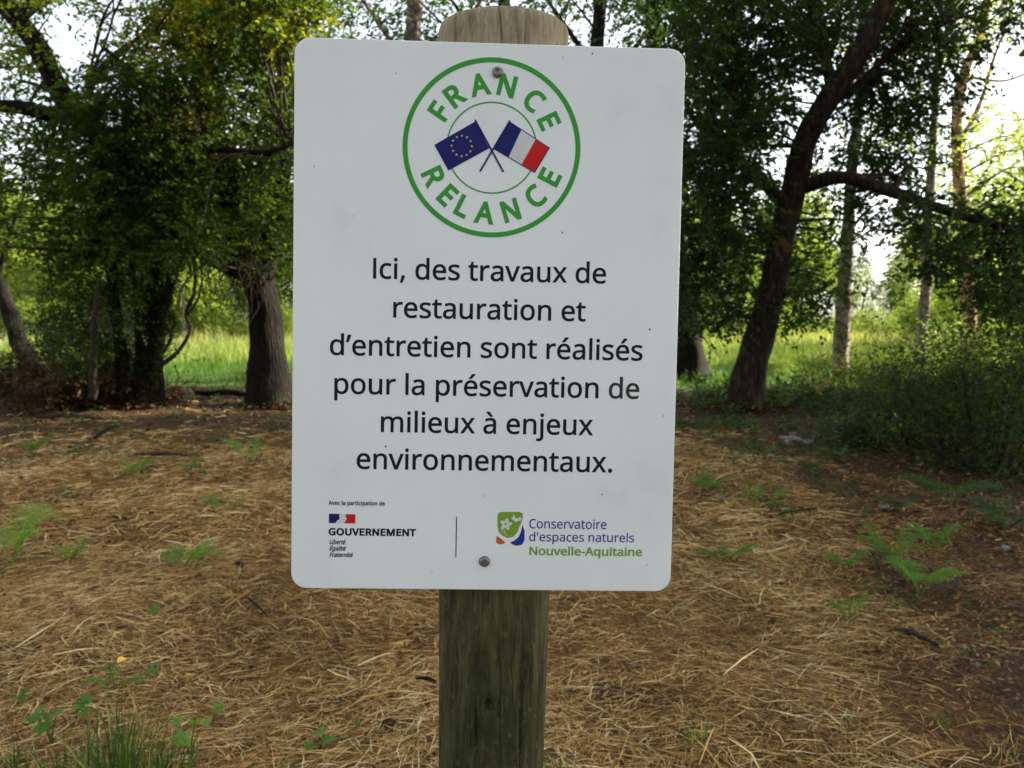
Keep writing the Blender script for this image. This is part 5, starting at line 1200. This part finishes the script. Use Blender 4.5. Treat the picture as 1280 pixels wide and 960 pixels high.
for k, (qx, dd, s, w_) in enumerate(((1262, 36, 1.02, "tall airy tree beyond the thicket, cut by the right edge"), (1318, 40, 1.1, "airy tree just outside the right edge"), (1205, 46, .92, "airy pale tree beyond the thicket, left of the tallest"), (30, 48, 1.15, "pale airy tree across the meadow at the far left"), (230, 50, 1.3, "pale airy tree across the meadow between ivy-clad stems and oak"))):
    p = base_of(at(qx, 400, dd)); copy_tree(PR[k % 2], p, k * 1.7, (s, s, s), w_, "tree", "airy trees in the meadow")
for k in range(64):
    qx = -130 + 1540 * (k * 0.618034 % 1.0); dd = R_.uniform(34, 66) if k < 34 else R_.uniform(60, 72)
    if 200 < qx < 380 and dd < 44: dd = 50
    p = base_of(at(qx, 400, dd)); s = R_.uniform(.6, 1.15) * (.7 if dd < 42 else 1 if dd < 60 else 1.9)
    lab = f"{'tall' if s > 1.3 else 'low'} {'far' if dd > 54 else 'nearer'} yellow-green shrub in the meadow, {place(qx)}"
    copy_tree(SH[k % 2], p, R_.uniform(0, 6.28), (s * 1.2, s * 1.2, s), lab, "shrub", "shrubs in the meadow")
for k in range(26):
    qx = (-40 + 405 * R_.random()) if k < 13 else 860 + 440 * R_.random(); dd = R_.uniform(18.5, 30)
    p = base_of(at(qx, 400, dd)); s = R_.uniform(.14, .26)
    copy_tree(SH[k % 2], p, R_.uniform(0, 6.28), (s * 1.6, s * 1.6, s), f"knee-high green plant clump in the near meadow, {place(qx)}", "plant", "low plant clumps in the near meadow")
seen_ = {}
for o_ in [o for o in COL.objects if o.get("group") in ("shrubs in the meadow", "trees along the far side of the meadow", "low plant clumps in the near meadow")]:
    seen_.setdefault(o_["label"], []).append(o_)
for lab, ls in seen_.items():
    if len(ls) > 1:
        ls.sort(key=lambda o: o.location.x / o.location.y)
        for w_, o_ in zip(("leftmost", "next", "third", "fourth", "fifth", "sixth", "seventh", "eighth", "ninth"), ls): o_["label"] = f"{w_} {lab}"
# unseen oaks added behind the photographer to cut light from the horizon
for k, (x_, y_, s, w_) in enumerate(((-14, -13, 1.2, "far left of"), (-8.5, -17, 1.25, "left of"), (-2.5, -19, 1.2, "straight behind"), (4, -18, 1.25, "just right of"), (9.5, -14, 1.2, "right of"), (-17, -5, 1.2, "level with and left of"), (-18, 4, 1.15, "left of and ahead of"), (15, -9, 1.2, "far right of"))):
    copy_tree(PR[2], (x_, y_, float(gz(x_, y_)) - .1), k * 2.1, (s, s, s), f"unseen oak added to dim low skylight, {w_} the photographer", "tree", "unseen oaks added to dim low skylight")
# unseen oaks added right of the clearing to keep the evening sun off it
for k, (x_, y_, s) in enumerate(((12.5, 3.0, 1.1), (13.0, 8.5, 1.15), (12.0, 13.5, 1.0), (15.5, 6.0, 1.3), (16.5, 11.5, 1.25), (11.5, -2.5, 1.1), (15.5, 17.5, 1.05), (16.5, 0.0, 1.3), (19.0, 14.5, 1.3))):
    w_ = ("beside the notice", "level with the tall brambles", "in line with the leaning oak", "second from the notice, outer row", "behind the one by the brambles", "just behind the photographer", "at the meadow's corner", "outer row behind the photographer", "outer row at the meadow's corner")[k]
    copy_tree(PR[2], (x_, y_, float(gz(x_, y_)) - .1), k * 1.3, (s, s, s), f"unseen oak added for shade right of the clearing, {w_}", "tree", "unseen oaks added to shade the clearing")
for r_ in PR + SH: drop(r_)

# ------------------------------------------------------------------ undergrowth
def bush(name, px, py, h, wdt, label, leafm, nl, leaf, tone, dist=None, n=14, cat="shrub", group=None):
    tone = tone + rng.uniform(-.15, .45, n) if leafm is not M['leaf_brown'] else tone
    b0 = ground_at(px, py) if dist is None else base_of(at(px, 400, dist))
    root = empty(name, b0, label=label, cat=cat, group=group)
    f, w = Acc(), Acc()
    c = np.column_stack([rng.normal(0, wdt * .36, n), rng.normal(0, wdt * .3, n), h * rng.uniform(.12, .85, n)])
    c[:, 2] *= np.clip(1.1 - 0.5 * (np.hypot(c[:, 0], c[:, 1]) / wdt) ** 2, .35, 1)
    foliage(f, w, c, h * .26 + .08, nl / n, leaf, tone, per=9, twig=min(.5, h * .4), droop=-.1)
    for q in c: tube(w, [np.array([q[0] * .3, q[1] * .3, -.05]), q * [.7, .7, .6], q], [.014, .010, .004], seg=5, n=7, wob=.01)
    for a_, nm, mt in ((w, "stems", M['twig']), (f, "leaves", leafm)):
        o = a_.build(nm, mt, root, smooth=False); o["kind"] = "stuff"
    return root
bush("bramble_bush", 1235, 585, 1.35, 1.7, "tall dark bramble bush at the right edge, closest of the thicket", M['leaf_dark'], 9500, .042, .25, n=40)
bush("bramble_bush", 1165, 560, .85, 1.3, "dark bramble bush left of the tall one in the thicket", M['leaf_dark'], 8000, .042, .3, n=34)
bush("bramble_bush", 1290, 545, 1.5, 1.8, "dark bramble bush cut by the right edge of the picture", M['leaf_dark'], 8000, .045, .25, n=34)
bush("leafy_shrub", 1195, 510, 1.2, 2.1, "mid-green shrub behind the bramble thicket at the right", M['leaf_oak'], 6500, .055, .75, n=34)
bush("leafy_shrub", 1100, 500, .72, 1.5, "feathery green shrub between the birch and the thicket", M['leaf_oak'], 4600, .05, .75, n=28)
bush("leafy_shrub", 1268, 480, 1.5, 2.8, "high bright shrub beyond the thicket at the right edge", M['leaf_far'], 4600, .09, .4, n=26)
bush("leafy_shrub", 1062, 512, .55, .9, "small dark shrub at the foot of the pale birch", M['fern_blue'], 1500, .06, .2, n=10)
bush("leafy_shrub", 1018, 500, .75, .8, "thin upright shrub between the leaning oak and the birch", M['grass'], 1000, .06, .4, n=10)
bush("leafy_shrub", 885, 508, .5, 1.2, "low green shrub between the notice and the leaning oak", M['fern_blue'], 1500, .06, .3, n=12)
bush("leafy_shrub", 965, 505, .45, .9, "low green shrub right of the leaning oak's foot", M['grass'], 1200, .06, .35, n=10)
bush("leafy_shrub", 1075, 560, .45, .45, "small dark upright plant left of the bramble thicket", M['fern_blue'], 600, .06, .15, n=6)
bush("holly_bush", 100, 492, 1.7, 1.5, "dark leafy bush at the foot of the ivy-clad tree", M['leaf_ivy'], 9500, .06, .05, n=42)
bush("holly_bush", 160, 480, 1.9, 1.0, "narrow dark bush grown through the ivy-clad stems", M['leaf_ivy'], 5200, .06, .2, n=26)
bush("dead_bracken", 60, 512, .75, 1.8, "rust-brown heap of dead bracken at the left edge", M['leaf_brown'], 4200, .08, .35, n=22, cat="bracken")
bush("dead_bracken", 135, 508, .55, 1.3, "rust-brown dead bracken in front of the ivy-clad stems", M['leaf_brown'], 2600, .07, .25, n=16, cat="bracken")
bush("dead_bracken", -10, 500, .9, 1.4, "dead bracken cut by the left edge of the picture", M['leaf_brown'], 2400, .08, .4, n=14, cat="bracken")

for x_, y_, w_ in ((gA[0], gA[1], "piled against the foot of the stout oak"), (gE[0], gE[1], "piled against the foot of the leaning oak"), (gB[0], gB[1], "piled round the feet of the ivy-clad stems")):
    la_ = Acc(); n = 420; th = rng.uniform(0, 6.28, n); r = .30 + np.abs(rng.normal(0, .28, n))
    leaves(la_, np.stack([r * np.cos(th), r * np.sin(th) - .05, .02 + .10 * rng.uniform(0, 1, n) * np.exp(-(r - .3) * 3)], -1), np.stack([np.cos(th * 3), np.sin(th * 3), rng.normal(0, .4, n)], -1), np.array([0, 0, 1.0]) + rng.normal(0, .5, (n, 3)), rng.uniform(.05, .10, n), rng.uniform(0, .8, n), .7, fold=.5)
    o = la_.build("leaf_litter", M['leaf_brown'], None, origin=None); o.location = (x_, y_, float(gz(x_, y_))); tag(o, "brown fallen leaves " + w_, "leaves", kind="stuff")

def frond(acc, base, az, L, rise, tone, pairs=13):
    """one bracken frond: arching stalk with toothed side leaflets"""
    s = []
    d = np.array([math.cos(az), math.sin(az), 0])
    for t in np.linspace(0, 1, 12): s.append(base + d * L * (t * .95) + np.array([0, 0, rise * (1.9 * t - 1.25 * t * t)]))
    s = np.array(s)
    tube(acc, s[[0, 4, 8, 11]], [.0035, .0028, .002, .001], seg=4, n=10, tone=tone)
    sp = spline(s, pairs * 2 + 8); tg = unit(np.gradient(sp, axis=0))
    for k in range(8, len(sp), 1):
        u_ = (k - 8) / (len(sp) - 8)
        pl_ = L * .40 * (1 - u_) ** .8 * (0.6 + .4 * min(1, u_ * 6)) + .008
        sgn = 1 if k % 2 else -1
        sd = unit(np.cross(tg[k], [0, 0, 1.0])) * sgn
        pd = unit(sd + tg[k] * .45 + np.array([0, 0, -.10]))
        m = max(3, int(pl_ / .016)); t = (np.arange(m) + .5) / m
        q = sp[k] + pd * (t * pl_)[:, None]
        ll = pl_ * .22 * (1 - .8 * t) + .006
        for sg2 in (1, -1):
            ld = pd[None] * .5 + np.cross(pd, np.cross(sd, tg[k]) * 1.0)[None] * sg2
            ld = ld + rng.normal(0, .08, (m, 3))
            leaves(acc, q, ld, np.tile(np.array([[0, 0, 1.0]]), (m, 1)) + rng.normal(0, .2, (m, 3)), ll, np.clip(tone + rng.normal(0, .07, m), 0, 1), .5, simple=True)
def fern(px, py, spread, h, nf, label, mat='fern', tone=.5, dirs=None):
    h = h * 1.35; spread = spread * .92
    b0 = ground_at(px, py)
    root = empty("bracken_fern", b0, label=label, cat="fern", group="bracken ferns in the clearing")
    for k in range(nf):
        az = dirs[k] if dirs else 6.283 * k / nf + rng.normal(0, .3)
        a_ = Acc(); frond(a_, np.array([0, 0, -.01]), az, spread * rng.uniform(.75, 1.1), h * rng.uniform(.7, 1.2), tone + rng.normal(0, .08))
        a_.build("frond", M[mat], root, smooth=False)
    return root
fern(12, 712, .42, .30, 5, "large bright bracken fern cut by the left edge", tone=1.0, dirs=[.25, .9, 2.4, -.5, 1.6])
fern(88, 705, .17, .14, 4, "small bracken fern right of the large one at the left edge", tone=.6)
fern(228, 712, .26, .15, 5, "bracken fern in the straw midway between notice and left edge", tone=.6, dirs=[.1, .9, 2.9, 2.2, -.5])
fern(310, 580, .30, .22, 5, "pale bracken fern close to the notice's left edge under the oak", tone=.7)
fern(172, 598, .26, .18, 4, "faint bracken fern in the middle of the straw at left", tone=.45)
fern(275, 638, .22, .10, 4, "flat bracken fern beside the notice's left edge", tone=.7)
fern(42, 570, .30, .18, 5, "dark bracken fern far back at the left", tone=.1)
fern(240, 588, .18, .10, 4, "tiny bracken fern behind the pale one", tone=.2)
fern(1150, 742, .26, .17, 6, "bright bracken fern nearest of the three at right", tone=.6)
fern(1110, 705, .28, .20, 6, "bracken fern behind the bright one at the right", tone=.35)
fern(1165, 690, .22, .16, 5, "bracken fern right of the pair in the straw", tone=.35)
fern(1058, 712, .22, .12, 4, "small bracken fern left of the group at right", tone=.4)
fern(905, 705, .24, .11, 5, "low bracken fern beside the notice's right edge", tone=.2)
fern(955, 635, .24, .14, 4, "yellowish bracken sprig behind the low one", tone=.6)
fern(888, 612, .26, .12, 5, "green bracken fern far back beside the notice", tone=.4)
fern(1062, 780, .14, .14, 3, "little bracken sprout in front of the group at right", tone=.35)
fern(1185, 632, .42, .22, 6, "bluish bracken fern below the bramble thicket", 'fern_blue', .5)
fern(1258, 662, .36, .18, 6, "bluish bracken fern near the right edge of the picture", 'fern_blue', .6)
fern(1120, 640, .26, .14, 5, "dark bracken fern in front of the thicket", 'fern_blue', .3)
fern(1015, 590, .26, .14, 4, "dark bracken fern in the middle distance at the right", 'fern_blue', .4)
fern(145, 870, .12, .10, 3, "tiny bracken sprout in the foreground straw", tone=.3)

# lobed-leaf herbs in front
def herb(px, py, h, nl, size, label, tone=.5, lean=(0, 0)):
    b0 = ground_at(px, py)
    root = empty("leafy_herb", b0, label=label, cat="plant", group="lobed-leaf herbs in the foreground")
    st = Acc()
    for k in range(nl):
        az = rng.uniform(0, 6.28); hh = h * rng.uniform(.55, 1.0)
        tip = np.array([math.cos(az) * .35 * h + lean[0] * hh, math.sin(az) * .35 * h + lean[1] * hh, hh])
        tube(st, [np.zeros(3), tip * [.35, .35, .6], tip], [.0022, .0018, .0012], seg=5, n=8, tone=.4)
        lf = Acc(); n0 = unit(np.array([rng.normal(0, .35), rng.normal(-.25, .35), 1.0])); e1 = unit(np.cross(n0, [math.sin(az), -math.cos(az), 0.01])); e2 = np.cross(n0, e1)
        pts = [tip]
        m = 30; s_ = size * rng.uniform(.7, 1.15)
        for j in range(m):
            th = 2 * math.pi * j / m
            r = s_ * (.62 + .30 * abs(math.cos(2.5 * th)) - .10 * (j % 2)) * (1 if abs(math.atan2(math.sin(th - math.pi), math.cos(th - math.pi))) > .35 else .35)
            pts.append(tip + (e1 * math.cos(th) + e2 * math.sin(th)) * r + n0 * (.10 * s_ * math.cos(5 * th) - .25 * r * r / s_))
        lf.add(pts, None, [(0, 1 + j, 1 + (j + 1) % m) for j in range(m)], float(np.clip(tone + rng.normal(0, .12), 0, 1)))
        lf.build("leaf", M['fern'], root)
    st.build("stem", M['grass'], root)
herb(65, 935, .17, 5, .034, "lobed-leaf herb on a tall stem at the lower left", .35)
herb(95, 905, .10, 4, .030, "lobed-leaf herb beside the tall one at the lower left", .5)
herb(195, 850, .06, 3, .022, "tiny lobed-leaf herb in the straw left of the grass tuft", .3)
herb(238, 955, .14, 5, .034, "bright lobed-leaf herb right of the grass tuft", .75)
herb(265, 910, .07, 3, .026, "bright lobed-leaf herb behind the grass tuft", .7)
herb(398, 945, .08, 4, .030, "lobed-leaf herb below the notice's left corner", .4)
herb(195, 770, .06, 3, .026, "low herb in the straw halfway down at the left", .25)
herb(1060, 905, .05, 3, .018, "tiny herb in the straw at the lower right", .2)
herb(20, 890, .09, 4, .026, "dark herb at the lower left edge", .15)

def tuft(px, py, n, h, rad, label, tone=.35, wd=.005):
    b0 = ground_at(px, py)
    b0f = b0.copy()
    a_ = Acc()
    r = rad * rng.uniform(0, 1, n) ** .7; th = rng.uniform(0, 6.28, n)
    hh = h * rng.uniform(.35, 1.0, n)
    base = np.stack([r * np.cos(th), r * np.sin(th), np.full(n, -.005)], -1)
    az = th + rng.normal(0, .8, n); ln = rng.uniform(.1, .75, n)
    sd = np.stack([-np.sin(az + rng.normal(0, .5, n)), np.cos(az), np.zeros(n)], -1) * wd / 2
    rows = []
    for t in (0, .35, .7, 1.0):
        p = base + np.stack([np.cos(az) * ln * hh * t ** 1.8, np.sin(az) * ln * hh * t ** 1.8, hh * (t - .35 * ln * t * t)], -1)
        k = (1, .9, .6, .05)[int(t * 3)]
        rows += [p - sd * k, p + sd * k]
    v_ = np.stack(rows, 1).reshape(-1, 3); o_ = np.arange(n)[:, None] * 8
    f_ = np.concatenate([o_ + np.array([[2 * j, 2 * j + 1, 2 * j + 3, 2 * j + 2]]) for j in range(3)])
    a_.add(v_, f_, None, np.repeat(np.where(rng.uniform(0, 1, n) < .13, 1.0, np.clip(tone + rng.normal(0, .18, n), 0, .8)), 8))
    o = a_.build("grass_tuft", M['grass'], None, smooth=False); o.location = tuple(b0f)
    tag(o, label, "grass", "grass tufts in the foreground")
tuft(150, 985, 190, .30, .13, "large dark grass tuft at the lower left corner", .25)
tuft(205, 975, 120, .16, .09, "grass tuft right of the large one at the bottom", .4)
tuft(85, 985, 110, .16, .10, "grass tuft left of the large one at the bottom", .2)
tuft(158, 950, 14, .32, .03, "few tall thin grass stems behind the large tuft", .1, .003)
tuft(700, 985, 60, .12, .06, "small grass tuft at the foot of the post", .3)
tuft(868, 935, 34, .13, .035, "small bright grass tuft right of the post", .6)
tuft(20, 975, 60, .13, .08, "grass tuft in the very corner at lower left", .15)
tuft(345, 985, 40, .10, .08, "sparse grass tuft below the notice's left corner", .5)
tuft(1262, 945, 22, .08, .05, "sparse grass tuft at the lower right corner", .4)
tuft(1175, 905, 22, .08, .04, "sparse grass tuft in the straw at the lower right", .7)
tuft(935, 620, 60, .20, .08, "pale grass tuft far back right of the notice", .8)
tuft(1130, 760, 26, .12, .06, "thin grass tuft among the bracken at right", .6)

# sticks, bark, pale chips, one yellow leaf
def stick(px, py, px2, py2, r, mat, label, h=.02, name="fallen_stick", cat="stick"):
    a = ground_at(px, py); b_ = ground_at(px2, py2); a[2] += h + r; b_[2] += h + r
    mid = (a + b_) / 2 + [0, 0, r]
    ac = Acc(); tube(ac, [a, a * .7 + b_ * .3 + [0, rng.normal(0, r), r * .4], mid, b_], [r * .7, r, r * .95, r * .45], seg=9, n=26, rough=.16, wob=r * .08)
    o = ac.build(name, mat, None, origin=a); tag(o, label, cat)
stick(1118, 796, 1172, 816, .015, M['twig'], "short thick dark piece of branch lying at the right")
stick(310, 756, 335, 780, .006, M['bark'], "small dark twig left of the notice's lower corner", .03)
stick(975, 552, 1012, 560, .03, M['stone'], "pale grey stick in the middle distance at the right")
stick(118, 552, 150, 535, .022, M['bark'], "dark forked stick far back at the left")
stick(40, 525, 128, 528, .035, M['twig'], "long brownish log far back at the left")
stick(170, 572, 250, 575, .018, M['twig'], "thin grey stick behind the straw at the left")
stick(245, 497, 330, 502, .06, M['bark'], "dark fallen log on the path by the stout oak")
stick(545, 864, 520, 860, .008, M['bark'], "little dark twig touching the post's left side", .03)
stick(1020, 640, 960, 650, .008, M['twig'], "thin brown stick right of the notice")
def chip(px, py, r, label, mat='stone', flat=.45):
    b0 = ground_at(px, py)
    n1, n2 = 7, 10; vs = []
    ph = rng.uniform(0, 6.28, 3)
    for i in range(n1):
        t = math.pi * (i + .5) / n1
        for j in range(n2):
            a = 2 * math.pi * j / n2; q = r * (1 + .25 * math.sin(2 * a + ph[0]) + .15 * math.sin(3 * a + ph[1]) + rng.normal(0, .07))
            vs.append((q * math.sin(t) * math.cos(a), q * math.sin(t) * math.sin(a) * .7, q * flat * math.cos(t) + r * flat * .5 + .015))
    q_ = [(i * n2 + j, i * n2 + (j + 1) % n2, (i + 1) * n2 + (j + 1) % n2, (i + 1) * n2 + j) for i in range(n1 - 1) for j in range(n2)]
    ac = Acc().add(vs, q_); o = ac.build("stone", M[mat], None, smooth=False); o.location = tuple(b0)
    tag(o, label, "stone")
for a in ((985, 556, .07, "pale stone in the middle distance, largest of the group"), (1012, 552, .05, "pale stone right of the largest one"), (990, 545, .05, "flat pale stone just behind the largest one"), (1052, 592, .035, "small pale stone below the shrubs at the right"),
          (1106, 638, .035, "grey stone in front of the dark bracken"), (1258, 690, .035, "long pale stone near the right edge"), (1194, 752, .014, "tiny pale stone right of the bracken group"), (900, 625, .045, "grey stone beside the notice's right edge"),
          (1222, 835, .012, "tiny pale stone at the lower right"), (110, 548, .05, "grey stone far back at the left"), (800, 785, .018, "grey stone right of the post"), (1046, 640, .022, "small whitish stone in the straw at the right")):
    chip(*a)
def single_leaf(px, py, mat, label, s):
    b0 = ground_at(px, py); ac = Acc(); az = rng.uniform(0, 6.28)
    leaves(ac, np.array([[0, 0, .045]]), np.array([[math.cos(az), math.sin(az), .15]]), np.array([[.1, -.5, 1.0]]), np.array([s]), np.array([.8]), .8, fold=.5)
    o = ac.build("fallen_leaf", mat, None); o.location = tuple(b0); tag(o, label, "leaf")
single_leaf(147, 842, M['yellow'], "bright yellow fallen leaf in the straw at the left", .045)
single_leaf(25, 765, M['leaf_brown'], "reddish fallen leaf near the left edge", .06)
single_leaf(165, 808, M['leaf_brown'], "reddish fallen leaf behind the yellow one", .05)
single_leaf(990, 920, M['leaf_brown'], "reddish fallen leaf in the straw at the lower right", .05)
single_leaf(155, 620, M['meadow'], "pale green leaf alone on the straw at the left", .08)
